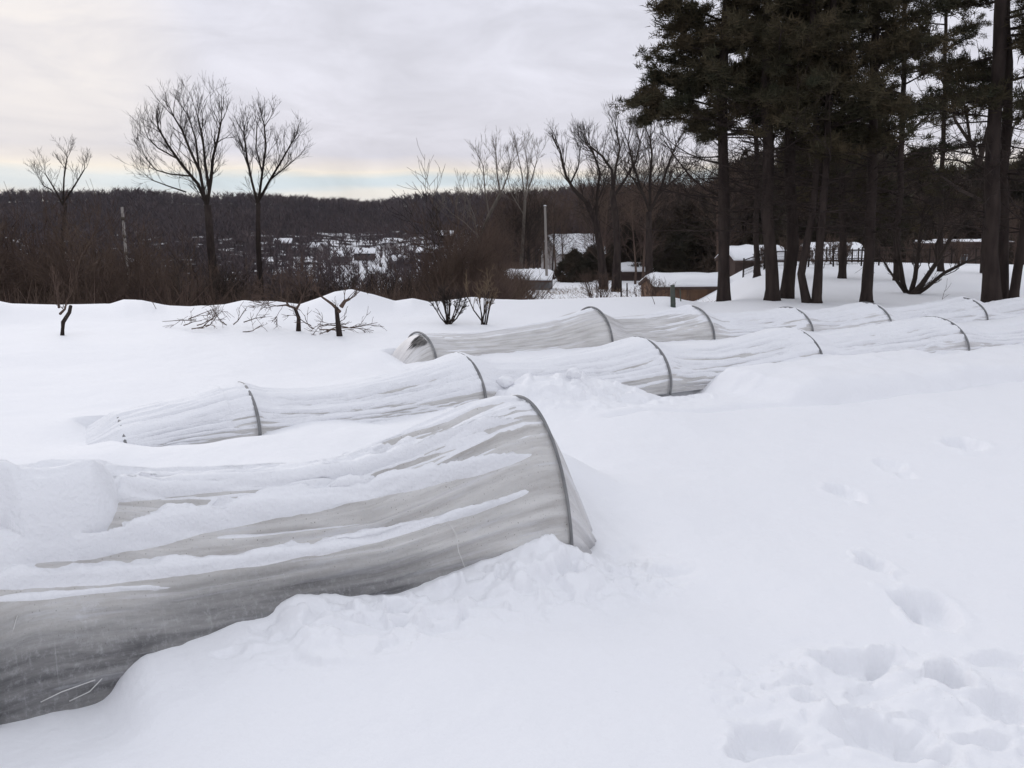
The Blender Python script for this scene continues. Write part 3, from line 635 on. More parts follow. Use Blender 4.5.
def pine(label, Y, trunk, r0, seed, zlow, top=12.5, reach=2.3, nbr=46, dead=14, tdens=1.0, left=None, wts=None):
    tdens *= .70
    rs = random.Random(seed); nr = np.random.default_rng(seed)
    P = [at(u, v, Y) for u, v in trunk]; g = Hp(P[0][0], Y); P[0] = np.array([P[0][0], Y, g-.12])
    dd = P[-1]-P[-2]; P.append(P[-1]+dd/dd[2]*max(top-P[-1][2], 1)); P = np.array(P)
    cum = np.interp
    pts = []; rad = []
    zz = np.concatenate([[g-.12, g+.05, g+.25, g+.6], np.linspace(g+1.1, top, 16)])
    for i, z in enumerate(zz):
        f = (z-g)/(top-g); pts.append(np.array([np.interp(z, P[:, 2], P[:, 0])+rs.gauss(0, .02)*(i > 3), np.interp(z, P[:, 2], P[:, 1])+rs.gauss(0, .02)*(i > 3), z])); rad.append(r0*.84*((1.4, 1.25, 1.1, 1.02)[i]*1.0 if i < 4 else 1)*(1+rs.gauss(0, .03))*(1-.72*max(f, 0)))
    r0 *= .84; root = empty('pine_tree', (P[0][0], Y, g), label, 'pine tree', 'tall pines at the right of the field'); mb = MB(); mb.tube(pts, rad, 12)
    for k in range(4):                                    # root flare
        a = rs.uniform(0, 6.28); d = np.array([math.cos(a), math.sin(a), 0]); mb.tube([pts[3]*1.0, pts[1]+d*r0*.9, pts[0]+d*r0*1.9], [r0*.5, r0*.42, r0*.25], 6)
    mb.obj('trunk', M_bark, root)
    bm_ = MB(); TP = []; TS = []
    def tx(z): return np.array([np.interp(z, P[:, 2], P[:, 0]), np.interp(z, P[:, 2], P[:, 1]), z])
    for k in range(dead):                                 # dead lower limbs with bare twigs
        z = rs.uniform(g+1.4, zlow+.2); a = rs.uniform(0, 6.28); d = np.array([math.cos(a), math.sin(a)*.8, rs.uniform(-.15, .25)])
        grow(bm_, tx(z), d, rs.uniform(.9, 2.0), .018, 2, rs, .12, .12, (2, 4), (.5, 1.1), .6, .005)
    for k in range(nbr):
        z = zlow + (top-zlow)*(k+rs.random())/nbr; f = (z-zlow)/(top-zlow); a = rs.uniform(0, 6.283)
        L = reach*(.55+.6*rs.random())*(1-.55*f**1.6)*(.75 if f < .08 else 1)
        d = np.array([math.cos(a), math.sin(a), rs.uniform(-.05, .35)]); d /= math.sqrt(d@d); p = tx(z); Q = [p]
        for i in range(5): d = d+np.array([rs.gauss(0, .1), rs.gauss(0, .1), rs.gauss(.0, .08)]); d /= math.sqrt(d@d); Q.append(Q[-1]+d*L/5)
        bm_.tube(Q, [.03*(1-.8*i/5)*(1-.4*f)+.004 for i in range(6)], 5)
        for i in range(2, 6):
            for c in range(rs.randint(2, 4)):
                b = Q[i]+(Q[i-1]-Q[i])*rs.random(); aa = np.array([rs.gauss(0, 1), rs.gauss(0, 1), rs.gauss(.1, .35)]); aa /= math.sqrt(aa@aa)
                l = rs.uniform(.3, .65)*(1.1-.3*f); e = b+(aa*.8+d*.6)*l; bm_.tube([b, (b+e)/2+np.array([0, 0, .03]), e], [.010, .007, .004], 3, cap=False)
                m = int(rs.uniform(5, 9)*tdens)
                for q in range(m): t = rs.uniform(.25, 1.05); TP.append(b+(e-b)*t+np.array([rs.gauss(0, .06), rs.gauss(0, .06), rs.gauss(.02, .04)])); TS.append(rs.uniform(.65, 1.15))
    for (pl, rl) in (left or []):                        # particular limbs seen against the sky
        Q = [at(u, v, Y+(i*.1)) for i, (u, v) in enumerate(pl)]; bm_.tube(Q, [rl*(1-.75*i/len(Q)) for i in range(len(Q))], 6)
        for i in range(1, len(Q)):
            seg = Q[i]-Q[i-1]
            for c in range(3): grow(bm_, Q[i-1]+seg*rs.random(), seg/math.sqrt(seg@seg)+np.array([rs.gauss(0, .7), rs.gauss(0, .7), rs.gauss(.1, .6)]), .5, rl*.3, 1, rs, .1, .15, (2, 4), (.4, 1), .6, .004)
    for (u, v, rr, cnt) in (wts or []):                  # foliage sprays in particular places
        c0 = at(u, v, Y+rs.uniform(-.5, .5)); b = tx(max(c0[2]-.25, zlow-.6)); bm_.tube([b, (b+c0)/2+np.array([0, 0, .08]), c0], [.028, .02, .008], 5)
        for q in range(cnt//7):
            e = c0+np.array([rs.gauss(0, rr), rs.gauss(0, rr), rs.gauss(0, rr*.55)]); s0 = c0+(b-c0)*rs.uniform(0, .35); bm_.tube([s0, (s0+e)/2, e], [.009, .006, .004], 3, cap=False)
            for w in range(7): t = rs.uniform(.4, 1.1); TP.append(s0+(e-s0)*t+np.array([rs.gauss(0, .06)]*3)*np.array([1, -1, .6])); TS.append(rs.uniform(.65, 1.1))
    bm_.obj('branches', M_bark, root)
    V = scatter(TUFTS, np.array(TP), np.array(TS), nr); F_ = np.arange(len(V)).reshape(-1, 3)
    mesh_obj('needles', V, F_, M_needle, root, smooth=False); return root
pine('leftmost pine, its ragged foliage and a long dead limb reaching left into the sky', 20, [(724,300),(724,200),(722,100),(726,0)], .165, 1, 3.5, reach=1.5, nbr=44, dead=26,
   left=[([(724,198),(706,190),(690,176),(676,158),(664,140)], .03), ([(724,150),(712,140),(700,128)], .015), ([(725,186),(745,194),(765,196)], .02), ([(723,178),(700,166),(680,162)],.014)],
   wts=[(646,95,.24,150),(664,108,.26,130),(644,118,.14,60),(654,76,.14,50),(690,90,.3,150),(668,78,.22,80),(700,120,.25,110),(690,20,.35,200),(665,6,.2,90),(700,45,.3,160),(674,45,.16,50),(702,75,.25,120),(710,135,.16,60),(742,70,.3,120),(745,30,.35,170),(668,-20,.3,120),(745,108,.2,60)])
pine('pine with the thick flared trunk at the left of the pine cluster', 19, [(773,303),(771,240),(769,180),(767,80),(768,0)], .17, 2, 3.9, reach=1.5, nbr=50, dead=26, tdens=1.2)
pine('pine in the cluster whose trunk base presses against the thick flared one', 19.7, [(786,301),(793,240),(790,150),(790,0)], .17, 3, 3.4, reach=1.5, nbr=50, dead=16, tdens=1.2)
pine('slender pine in the cluster with a trunk kinked near the snow', 18.5, [(808,307),(801,275),(808,235),(816,180),(814,60)], .10, 4, 3.0, reach=1.4, nbr=46, dead=16, tdens=1.2)
pine('slender straight pine rising beside the kinked trunk', 18.4, [(816,307),(820,250),(828,150),(831,0)], .11, 5, 3.0, reach=1.5, nbr=50, dead=12, tdens=1.25)
pine('single straight pine standing right of the cluster and left of the many stemmed tree', 18.8, [(866,304),(870,240),(873,150),(877,0)], .135, 6, 2.9, reach=1.6, nbr=46, dead=18, tdens=.95)
pine('thickest pine trunk of the twin pair near the right edge', 18.4, [(992,304),(991,240),(993,150),(1001,0)], .20, 7, 3.8, reach=1.5, nbr=36, dead=20, tdens=.7)
pine('slimmer pine of the twin pair near the right edge', 19, [(1003,299),(1004,200),(1007,100),(1007,0)], .14, 8, 3.8, reach=1.4, nbr=30, dead=12, tdens=.6)
pine('leaning pine at the right edge of the photo', 18.6, [(1013,298),(1022,240),(1034,180),(1045,60)], .11, 9, 3.2, reach=1.5, nbr=36, dead=12, tdens=.8)
pine('pine standing back in the shade between the cluster and the single pine', 27, [(842,286),(843,240),(842,150),(845,0)], .13, 10, 1.6, reach=2.4, nbr=74, dead=16, tdens=1.2)
pine('pine standing back in the shade, right of the single pine', 26, [(897,287),(897,240),(902,150),(905,0)], .12, 21, 1.9, reach=2.1, nbr=52, dead=16, tdens=.7)
pine('pine farther back seen between the leftmost pine and the cluster', 30, [(757,284),(757,220),(755,120),(758,0)], .12, 22, 4.6, reach=1.9, nbr=46, dead=10, tdens=1.0)
pine('pine farther back half hidden behind the many stemmed tree', 31, [(940,282),(940,220),(944,120),(946,0)], .12, 23, 2.2, reach=2.2, nbr=44, dead=18, tdens=.55)

# ------------------------------------------------------------------ dark evergreens behind the pines
def evergreen_proto(seed, h, w):
    rs = random.Random(seed); nr = np.random.default_rng(seed); root = empty('evergreen_tree', (0, 0, 0), '-', 'evergreen tree')
    mb = MB(); mb.tube([(0, 0, -.6), (0, 0, h*.5), (.05, 0, h*.93)], [.16, .1, .03], 7); mb.obj('trunk', M_bark, root)
    pr = [tuft_proto(rs, 22, .42, .03) for _ in range(4)]; n = 1500; P = []
    blobs = [(rs.uniform(.05, .95), rs.uniform(0, 6.28), rs.uniform(.5, 1)) for _ in range(46)]
    for i in range(n):
        f, a, q = blobs[rs.randrange(46)]; R_ = w*(1-f**1.7)*q; P.append((R_*math.cos(a)+rs.gauss(0, .28), R_*math.sin(a)+rs.gauss(0, .28), .4+f*(h-.5)+rs.gauss(0, .25)))
    V = scatter(pr, np.array(P), nr.uniform(.7, 1.2, n), nr); mesh_obj('foliage', V, np.arange(len(V)).reshape(-1, 3), M_ever, root, smooth=False)
    br = MB()
    for f, a, q in blobs: R_ = w*(1-f**1.7)*q; br.tube([(0, 0, max(.3, f*h*.9-.3)), (R_*math.cos(a)*.9, R_*math.sin(a)*.9, .4+f*(h-.5))], [.03, .012], 4)
    br.obj('branches', M_bark, root)
    return root
EP = [evergreen_proto(31, 4.6, 1.9), evergreen_proto(32, 5.6, 2.2), evergreen_proto(33, 4.0, 2.4)]
ev = [(655,62,1,.8,'dark evergreen filling the gap under the dense round bare tree'),(684,58,0,1.15,'dark evergreen behind and left of the leftmost pine trunk'),(708,60,1,1.1,'dark evergreen half hidden by the leftmost pine trunk'),(742,56,1,1.45,'dark evergreen in the gap between leftmost pine and cluster'),
      (764,64,0,1.9,'dark evergreen just left of the thick flared pine, far behind it'),(790,60,1,1.8,'dark evergreen directly behind the pine cluster'),(826,58,1,1.9,'dark evergreen right behind the slender straight pine'),(850,60,1,1.9,'dark evergreen left behind the single straight pine'),(592,62,2,.62,'low round evergreen bush beside the snow roofed house'),(572,58,2,.55,'low evergreen bush in front of the snow roofed house'),
      (905,92,1,2.3,'dark evergreen behind the flat roofed house'),(935,96,0,2.6,'dark evergreen in the gap between the two flat roofed houses'),(965,100,1,2.3,'dark evergreen behind the right hand flat roofed house'),(1010,90,1,2.2,'dark evergreen behind the twin pines at the right edge'),(875,92,1,2.4,'dark evergreen left behind the flat roofed house'),(632,66,2,1.0,'evergreen bush beyond the ivy clad tree'),
      (1045,84,1,2.2,'dark evergreen just beyond the right edge behind the leaning pine'),(724,70,0,1.8,'tall dark evergreen directly behind the leftmost pine trunk'),(808,66,0,2.0,'tall dark evergreen behind the kinked slender pine')]
used_ = set()
for (u, Y, k, sc_, lab) in ev:
    x_ = at(u, 300, Y)[0]; loc = (x_, Y, Hp(x_, Y)-.2)
    if k not in used_:
        used_.add(k); e = EP[k]; e.location = loc; e.scale = (sc_,)*3; e['label'] = lab; e['group'] = 'dark evergreens behind the pines'
    else: copy_thing(EP[k], loc, u*.7, sc_, lab, 'dark evergreens behind the pines')

# ------------------------------------------------------------------ thicket on the slope below the brow
def sapling_proto(seed, h, m, kind):
    rs = random.Random(seed); root = empty('thicket_tree', (0, 0, 0), '-', 'tree'); tr = MB()
    pts = [np.array([0, 0, -.5])]; d = np.array([rs.gauss(0, .08), rs.gauss(0, .08), 1.])
    for i in range(5): d = d+np.array([rs.gauss(0, .09), rs.gauss(0, .09), 0]); pts.append(pts[-1]+d/math.sqrt(d@d)*(h*.8+.5)/5)
    tr.tube(pts, [.09*h/7*(1-.8*i/5) for i in range(6)], 5); tr.obj('trunk', m, root); br = MB()
    for k in range(int(16+h*1.3)):
        f = rs.uniform(1.2, 5); i = min(int(f), 4); b = pts[i]+(pts[i+1]-pts[i])*(f-i); a = rs.uniform(0, 6.28); grow(br, b, (math.cos(a)*.8, math.sin(a)*.8, rs.uniform(.5, 1.1)), h*rs.uniform(.16, .30), .022, 2, rs, .3, .2, (3, 5), (.35, .8), .62, .010)
    br.obj('branches', m, root, smooth=False); return root
TPR = [sapling_proto(41, 7, M_twig, 0), sapling_proto(42, 9, M_twig, 0), sapling_proto(43, 6, M_twigd, 0), sapling_proto(44, 8, M_twigd, 0)]
TH_H = [7, 9, 6, 8]
TOPU = [-300, 0, 40, 120, 150, 190, 230, 300, 400, 430, 455, 480, 560, 620, 700, 760, 1200]; TOPV = [196, 200, 206, 222, 232, 242, 262, 274, 262, 246, 230, 214, 222, 215, 205, 180, 175]
rs = random.Random(77); first = set(); cnt = 0
LABT = 'brown bare tree in the dense thicket below the brow of the snowy field'
while cnt < 250:
    u = rs.uniform(-260, 560) if rs.random() < .86 else rs.uniform(560, 1150); Y = math.exp(rs.uniform(math.log(25), math.log(125)))
    if u > 560: Y = rs.uniform(56, 120)
    x_ = at(u, 300, Y)[0]; gz = Hp(x_, Y); vt = np.interp(u, TOPU, TOPV)+rs.uniform(0, 45)*(rs.random() < .8); zt = at(u, vt, Y)[2]; h = zt-gz
    if u > 500 and Y < 55: continue
    if h < 2.0 or h > 13: continue
    k = rs.randrange(4); sc_ = h/TH_H[k]/1.05
    if u < 150 or u > 430: k = k % 2
    sc_ = h/TH_H[k]/1.05; cnt += 1
    if k not in first: first.add(k); o = TPR[k]; o.location = (x_, Y, gz); o.scale = (sc_,)*3; o['label'] = LABT; o['group'] = 'bare trees in the thicket'
    else: copy_thing(TPR[k], (x_, Y, gz), rs.uniform(0, 6.28), sc_, LABT, 'bare trees in the thicket')

LABF = 'fine twigged bare tree standing in the hazy row between the pale trees and the pines'
cnt = 0
while cnt < 60:
    u = rs.uniform(446, 735); Y = rs.uniform(62, 118) if u < 600 else rs.uniform(44, 90); x_ = at(u, 300, Y)[0]; gz = Hp(x_, Y); zt = at(u, np.interp(u, [446, 480, 560, 600, 660, 735], [180, 172, 176, 152, 142, 146])+rs.uniform(0, 24), Y)[2]; h = zt-gz
    if h < 4 or h > 21: continue
    k = 1 if rs.random() < .6 else 3; cnt += 1
    copy_thing(TPR[k], (x_, Y, gz), rs.uniform(0, 6.28), h/TH_H[k]/1.05, LABF, 'fine twigged bare trees left of the pines')

def spray_proto(seed, n, L, w):          # upright twiggy brush made of thin blades
    rs = random.Random(seed); V = []
    for i in range(n):
        o = np.array([rs.gauss(0, .5), rs.gauss(0, .5), rs.uniform(-.2, L*.55)]); d = np.array([rs.gauss(0, .75), rs.gauss(0, .75), .85]); d /= math.sqrt(d@d)
        x = np.cross(d, [rs.gauss(0, 1), rs.gauss(0, 1), 0.01]); x /= math.sqrt(x@x)+1e-9; V += [o-x*w, o+x*w, o+d*L*rs.uniform(.3, .6)]
    return np.array(V)
def stuff(name, label, cat, protos, P, sc, m, seed):
    V = scatter(protos, P, sc, np.random.default_rng(seed)); o = mesh_obj(name, V, np.arange(len(V)).reshape(-1, 3), m, None, smooth=False); props(o, label, cat, None, 'stuff')
nr = np.random.default_rng(9)
pr = [spray_proto(i, 75, 2.0, .014) for i in range(4)]
n = 2600; u = nr.uniform(-260, 520, n); Yv = np.exp(nr.uniform(np.log(22.8), np.log(95), n)); xx = (u-512)/F_PX*Yv*1.0; zz = H(xx, Yv)
vt = np.interp(u, TOPU, TOPV); vt = np.maximum(vt, 246)+nr.uniform(0, 26, n); dv = (vt-225)/F_PX; zt = EYE-dv*Yv; hh = np.clip((zt-zz)/2.2, .3, 2.6)
n2 = 520; u2 = nr.uniform(372, 502, n2); Y2 = nr.uniform(20.8, 34, n2); x2 = (u2-512)/F_PX*Y2; z2 = H(x2, Y2); zt2 = EYE-(nr.uniform(258, 284, n2)-225)/F_PX*Y2
xx = np.concatenate([xx, x2]); Yv = np.concatenate([Yv, Y2]); zz = np.concatenate([zz, z2]); zt = np.concatenate([zt, zt2]); hh = np.concatenate([hh, np.clip((zt2-z2)/2.2, .25, 2)])
ok = (zt-zz) > .5; stuff('brush', 'tangled brown brush covering the slope below the field', 'brush', pr, np.stack([xx, Yv, zz], -1)[ok], hh[ok], M_twig, 3)

# far woods over the valley and ridge
def fartree(seed):
    rs = random.Random(seed); V = []; h = 10.
    V += [np.array([-.15, 0, 0]), np.array([.15, 0, 0]), np.array([0, 0, h])]
    for i in range(20):
        z = rs.uniform(2.5, 8); a = rs.uniform(0, 6.28); L = rs.uniform(2, 4); d = np.array([math.cos(a)*.75, math.sin(a)*.75, .85]); x = np.array([-math.sin(a), math.cos(a), 0])*.27
        if i % 2: x = np.array([0, .1, .22])
        o = np.array([0, 0, z-1]); V += [o-x, o+x, o+d*L]
    return np.array(V)
pr = [fartree(i) for i in range(6)]; n = 21000
azr = nr.uniform(-.80, .72, n); Rr = np.exp(nr.uniform(np.log(135), np.log(800), n)); cl = np.exp(-(((azr+.155)/.075)**2+((Rr-370)/120)**2)); keep = (nr.random(n) > cl*.08) & ~((azr > .0) & (Rr < 170))
n2 = 9000; azr = np.concatenate([azr, nr.uniform(-.8, .72, n2)]); Rr = np.concatenate([Rr, nr.uniform(640, 860, n2)]); keep = np.concatenate([keep, np.ones(n2, bool)])
xx = (Rr*np.sin(azr))[keep]; yy = (Rr*np.cos(azr))[keep]
stuff('far_woods', 'dark bare woods covering the far side of the valley up to the ridge', 'woods', pr, np.stack([xx, yy, H(xx, yy)-.3], -1), nr.uniform(.55, 1.1, keep.sum())*(1+.25*fbm(azr[keep]*25, Rr[keep]/60, 2, 4)), M_farwood, 4)

# ------------------------------------------------------------------ houses and sheds
M_wall = mat('wall_grey', (.10, .10, .105), .8, (.14, .135, .135), 1.5); M_wallb = mat('wall_brown', (.07, .05, .045), .85, (.095, .07, .06), 2)
M_board = mat('brown_boards', (.19, .108, .066), .85, (.11, .07, .05), 2.5, .3, 12, (3, 3, .4)); M_trim = mat('white_trim', (.34, .34, .35), .6); M_glass = mat('window_glass', (.03, .035, .04), .1, spec=.6); M_pale = mat('pale_wall', (.38, .36, .35), .8, (.3, .28, .27), 1)
def lumpy_slab(quad, th, seed, nx=18, ny=8):
    """snow lying on a roof plane: quad = 4 corners (eave0, eave1, ridge1, ridge0)"""
    q = [np.array(c, float) for c in quad]; U, V_ = np.meshgrid(np.linspace(0, 1, nx), np.linspace(0, 1, ny), indexing='ij')
    P = (q[0][None, None]*(1-U[..., None])+q[1]*U[..., None])*(1-V_[..., None])+(q[3]*(1-U[..., None])+q[2]*U[..., None])*V_[..., None]
    e = np.minimum(np.minimum(U, 1-U)*nx/2, V_*ny/2); e = np.clip(e, 0, 1)**.5
    top = P+np.array([0, 0, 1.])*(th*(.25+.75*e)*(1+.3*fbm(P[..., 0]*1.7, P[..., 1]*1.7+P[..., 2], 2, seed)))[..., None]
    nV = nx*ny; F1 = grid_faces(nx, ny); F2 = (F1+nV)[:, ::-1]; A = np.concatenate([top.reshape(-1, 3), (P+np.array([0, 0, .004])).reshape(-1, 3)]); idx = np.arange(nV).reshape(nx, ny)
    ring = list(idx[:, 0])+list(idx[-1, 1:])+list(idx[-2::-1, -1])+list(idx[0, -2:0:-1]); side = [(ring[i], ring[i]+nV, ring[(i+1) % len(ring)]+nV, ring[(i+1) % len(ring)]) for i in range(len(ring))]
    return A, np.concatenate([F1, F2, np.array(side)])
def house(name, label, cat, u, Y, w, dpt, h, rise, rz, mw, wins=(), flat=False, dz=0, group=None, z=None, ov=.3, chimney=False, sn=.16, door=None):
    x_ = at(u, 300, Y)[0]; g0 = Hp(x_, Y)+dz if z is None else z; root = empty(name, (x_, Y, g0), label, cat, group); root.rotation_euler = (0, 0, 0)
    c, s_ = math.cos(rz), math.sin(rz); O = np.array([x_, Y, g0])
    def L(a, b_, z_): return O+np.array([a*c-b_*s_, a*s_+b_*c, z_])
    mb = MB(); mb.box(L(0, 0, h/2-.3), (w, dpt, h+.6), rz)
    if not flat:
        for sx in (-1, 1): mb.poly([L(sx*w/2, -dpt/2, h), L(sx*w/2, dpt/2, h), L(sx*w/2, 0, h+rise)][::sx])
    wall = mb.obj('wall', mw, root, False); W2, D2 = w/2+ov, dpt/2+ov
    mb = MB(); hr = h+rise
    if flat:
        mb.box(L(0, 0, h+.08), (w+2*ov, dpt+2*ov, .16), rz); roof = mb.obj('roof', M_wallb, root, False)
        V, Fc = lumpy_slab([L(-W2, -D2, h+.16), L(W2, -D2, h+.16), L(W2, D2, h+.16), L(-W2, D2, h+.16)], sn, 5)
        mesh_obj('roof_snow', V, Fc, M_snow, roof)
    else:
        k = rise/(dpt/2)*ov
        for sy in (-1, 1):
            a = [L(-W2, sy*D2, h-k), L(W2, sy*D2, h-k), L(W2, 0, hr), L(-W2, 0, hr)]; b_ = [p-np.array([0, 0, .1]) for p in a]; base = len(mb.v); mb.v += a+b_
            for f in ((0, 1, 2, 3), (7, 6, 5, 4), (0, 4, 5, 1), (1, 5, 6, 2), (2, 6, 7, 3), (3, 7, 4, 0)): mb.f.append(tuple(base+i for i in f))
        roof = mb.obj('roof', M_wallb, root, False)
        VV = []; FF = []; o_ = 0
        for sy in (-1, 1):
            V, Fc = lumpy_slab([L(-W2, sy*D2, h-k), L(W2, sy*D2, h-k), L(W2, 0, hr+.004), L(-W2, 0, hr+.004)], sn, 7); VV.append(V); FF.append(Fc+o_); o_ += len(V)
        mesh_obj('roof_snow', np.concatenate(VV), np.concatenate(FF), M_snow, roof)
    if chimney: mb = MB(); mb.box(L(w*.22, 0, hr+.35), (.6, .6, 1.2), rz); mb.obj('chimney', M_wallb, roof, False)
    for (a, zb, ww, hh_) in wins:
        mb = MB()
        for dx, dz_, sx, sz in ((-ww/2, 0, .07, hh_+.14), (ww/2, 0, .07, hh_+.14), (0, hh_/2, ww-.07, .07), (0, -hh_/2, ww-.07, .07)): mb.box(L(a+dx, -dpt/2-.03, zb+dz_), (sx, .06, sz), rz)
        wf_ = mb.obj('window', M_trim, root, False); mb = MB(); mb.box(L(a, -dpt/2-.012, zb), (ww-.08, .02, hh_-.08), rz); mb.obj('pane', M_glass, wf_, False)
    if door:
        mb = MB(); mb.box(L(door, -dpt/2-.02, 1.0), (.85, .04, 2.0), rz); mb.obj('door', M_trim, root, False)
    return root
house('garden_shed', 'low grey garden shed under a snowy roof at the foot of the wooden pole', 'shed', 529, 46, 2.3, 2.2, .62, .32, -.12, M_wall, [], ov=.12, sn=.14, dz=-.05)
house('house', 'house with a steep snowy roof half hidden by bushes right of the wooden pole', 'house', 572, 92, 5.0, 5.0, 2.0, 1.6, .35, M_pale, [(-1.2, 1.2, .8, .9), (1.2, 1.2, .8, .9)], chimney=False, ov=.3, sn=.2)
house('wooden_shed', 'long low shed with brown boards under thick snow left of the leftmost pine', 'shed', 686, 34, 3.0, 2.2, .55, .30, .10, M_board, [], ov=.10, sn=.14, dz=.12)
house('outbuilding', 'low outbuilding with snowy roof behind the brown boarded shed', 'outbuilding', 648, 62, 4.4, 2.6, .7, .4, .05, M_wallb, [], ov=.12, sn=.16)
house('outbuilding', 'snow roofed outbuilding seen between the leftmost pine and the cluster', 'outbuilding', 752, 40, 2.6, 2.0, .30, .42, .15, M_wallb, [], ov=.12, sn=.16)
house('outbuilding', 'broad snow roofed outbuilding right behind the slender pines of the cluster', 'outbuilding', 828, 47, 2.8, 2.6, .75, .62, -.1, M_wallb, [], ov=.15, sn=.2)
house('house', 'long dark house with flat snow edged roof behind the single straight pine', 'house', 888, 70, 5.4, 5, 3.35, 0, -.15, M_wallb, [(-1.9, 2.2, .7, 1.2), (-.2, 2.2, .8, 1.2), (1.5, 2.2, .8, 1.2)], flat=True, ov=.35, sn=.14, door=.7)
house('house', 'dark flat roofed house left of the twin pines', 'house', 966, 78, 4.6, 5, 3.5, 0, -.2, M_wallb, [(-1.2, 2.2, .5, .7)], flat=True, ov=.35, sn=.14)
fh = [(318,430,'farthest left of the small snowy houses in the valley'),(342,400,'small snowy house in the valley, second from the left'),(366,415,'pale snowy house in the valley just left of the middle one'),(392,450,'highest of the small snowy houses in the valley'),(402,385,'wide snowy house in the middle of the valley clearing'),(428,410,'snowy house at the right end of the valley row'),(378,350,'nearest snowy house in the valley clearing'),(286,440,'lone snowy house in the valley woods near the second bare tree'),(446,470,'small snowy house high in the woods right of the valley row')]
for i, (u, Y, lab) in enumerate(fh):
    house('valley_house', lab, 'house', u, Y, 6.5+1.5*(i % 3), 6, 2.6, 1.9, (-.5, .3, .1, -.2, .4)[i % 5], (M_pale, M_wall, M_wallb)[i % 3], [(-2.5, 1.8, 1.2, 1.3), (2.2, 1.8, 1.2, 1.3)], group='houses across the valley', ov=.5, sn=.3, chimney=i % 2 == 0, dz=.8)

# ------------------------------------------------------------------ poles, posts, fence
def post(name, label, cat, Y, base, top, r, m, extra=None, n=10, group=None):
    B = at(*base, Y); B[2] = min(B[2], Hp(B[0], Y))-.2; T = at(*top, Y); root = empty(name, B, label, cat, group) if extra else None
    mb = MB(); mb.tube([B, (B+T)/2+np.array([.01, 0, 0]), T], [r*1.1, r, r*.85], n)
    if extra: mb.obj('shaft', m, root); extra(root, B, T); return root
    o = mb.obj(name, m, None, off=B); return props(o, label, cat, group)
def cap(root, B, T): mb = MB(); mb.tube([T, T+np.array([0, 0, .05])], [.10, .03], 10); mb.obj('cap', M_snow, root)
post('wooden_pole', 'tall pale weathered wooden pole standing behind the small grey shed', 'pole', 45, (547,290), (545,206), .068, M_wood, cap)
def rag(root, B, T):
    mb = MB()
    for k in range(7): a = T+(B-T)*(.04+.07*k); mb.tube([a, a-np.array([0, 0, .16])], [.105, .115], 8)
    mb.obj('bark_strip', M_barkg, root)
post('wooden_pole', 'pale leaning pole rising out of the brown thicket at the left', 'pole', 44, (130,292), (122,207), .075, M_wood, rag)
M_gpost = mat('green_post', (.05, .075, .06), .6, (.09, .09, .08), 9)
post('fence_post', 'short stout dark green post just beyond the farthest tunnel', 'post', 16.8, (673,312), (672.5,285), .05, M_gpost)
post('stake', 'thin dark stake beside the stout dark green post', 'stake', 17.5, (681,306), (680,289), .012, M_gpost, n=6)
post('stake', 'tall thin stake standing in the snow below the ivy clad tree', 'stake', 22, (621,301), (621,271), .022, M_bark, n=6)
post('stake', 'short stake right of the tall thin one below the ivy clad tree', 'stake', 23, (627,299), (627,283), .02, M_bark, n=6)
rs = random.Random(8)
def fence(label, pts, nposts, h, mp_, rails, wires, seed):
    rs = random.Random(seed); A = [at(u, 300, Y) for u, Y in pts]; A = [np.array([p[0], p[1], Hp(p[0], p[1])]) for p in A]; root = empty('garden_fence', A[0], label, 'fence')
    def along(f): f = f*(len(A)-1); i = min(int(f), len(A)-2); p = A[i]+(A[i+1]-A[i])*(f-i); return np.array([p[0], p[1], Hp(p[0], p[1])])
    for k in range(nposts):
        p = along(k/(nposts-1)); mb = MB(); t = np.array([rs.gauss(0, .03), 0, h*rs.uniform(.95, 1.12)]); mb.tube([p-np.array([0, 0, .3]), p+t], [.035, .03], 6); mb.obj('post', mp_, root)
    fs = np.linspace(0, 1, nposts)
    for z_ in rails: mb = MB(); mb.tube([along(f)+np.array([0, -.05, z_+rs.gauss(0, .02)]) for f in fs], [.018]*nposts, 5); mb.obj('rail', mp_, root)
    if wires:
        mb = MB()
        for z_ in np.linspace(.1, h*.9, 6): mb.tube([along(f)+np.array([0, -.06, z_]) for f in fs], [.005]*nposts, 3)
        for f in np.linspace(0, 1, nposts*9): p = along(f); mb.tube([p+np.array([0, -.06, .05]), p+np.array([0, -.06, h*.92])], [.006, .006], 3)
        mb.obj('wire_mesh', mp_, root)
fence('dark wire fence with a top rail running behind the pines', [(742,33),(790,34),(850,35),(930,37),(1040,40)], 20, .7, M_twigd, (.62,), True, 3)
fence('short picket railing on the snow right of the slender pines', [(818,39),(862,38.5)], 8, .6, M_twigd, (.55, .15), False, 5)
fence('low brown rail fence at the back of the snowy ground right of the single pine', [(868,41),(920,40.5),(985,40)], 9, .75, M_wallb, (.7, .45, .2), False, 6)

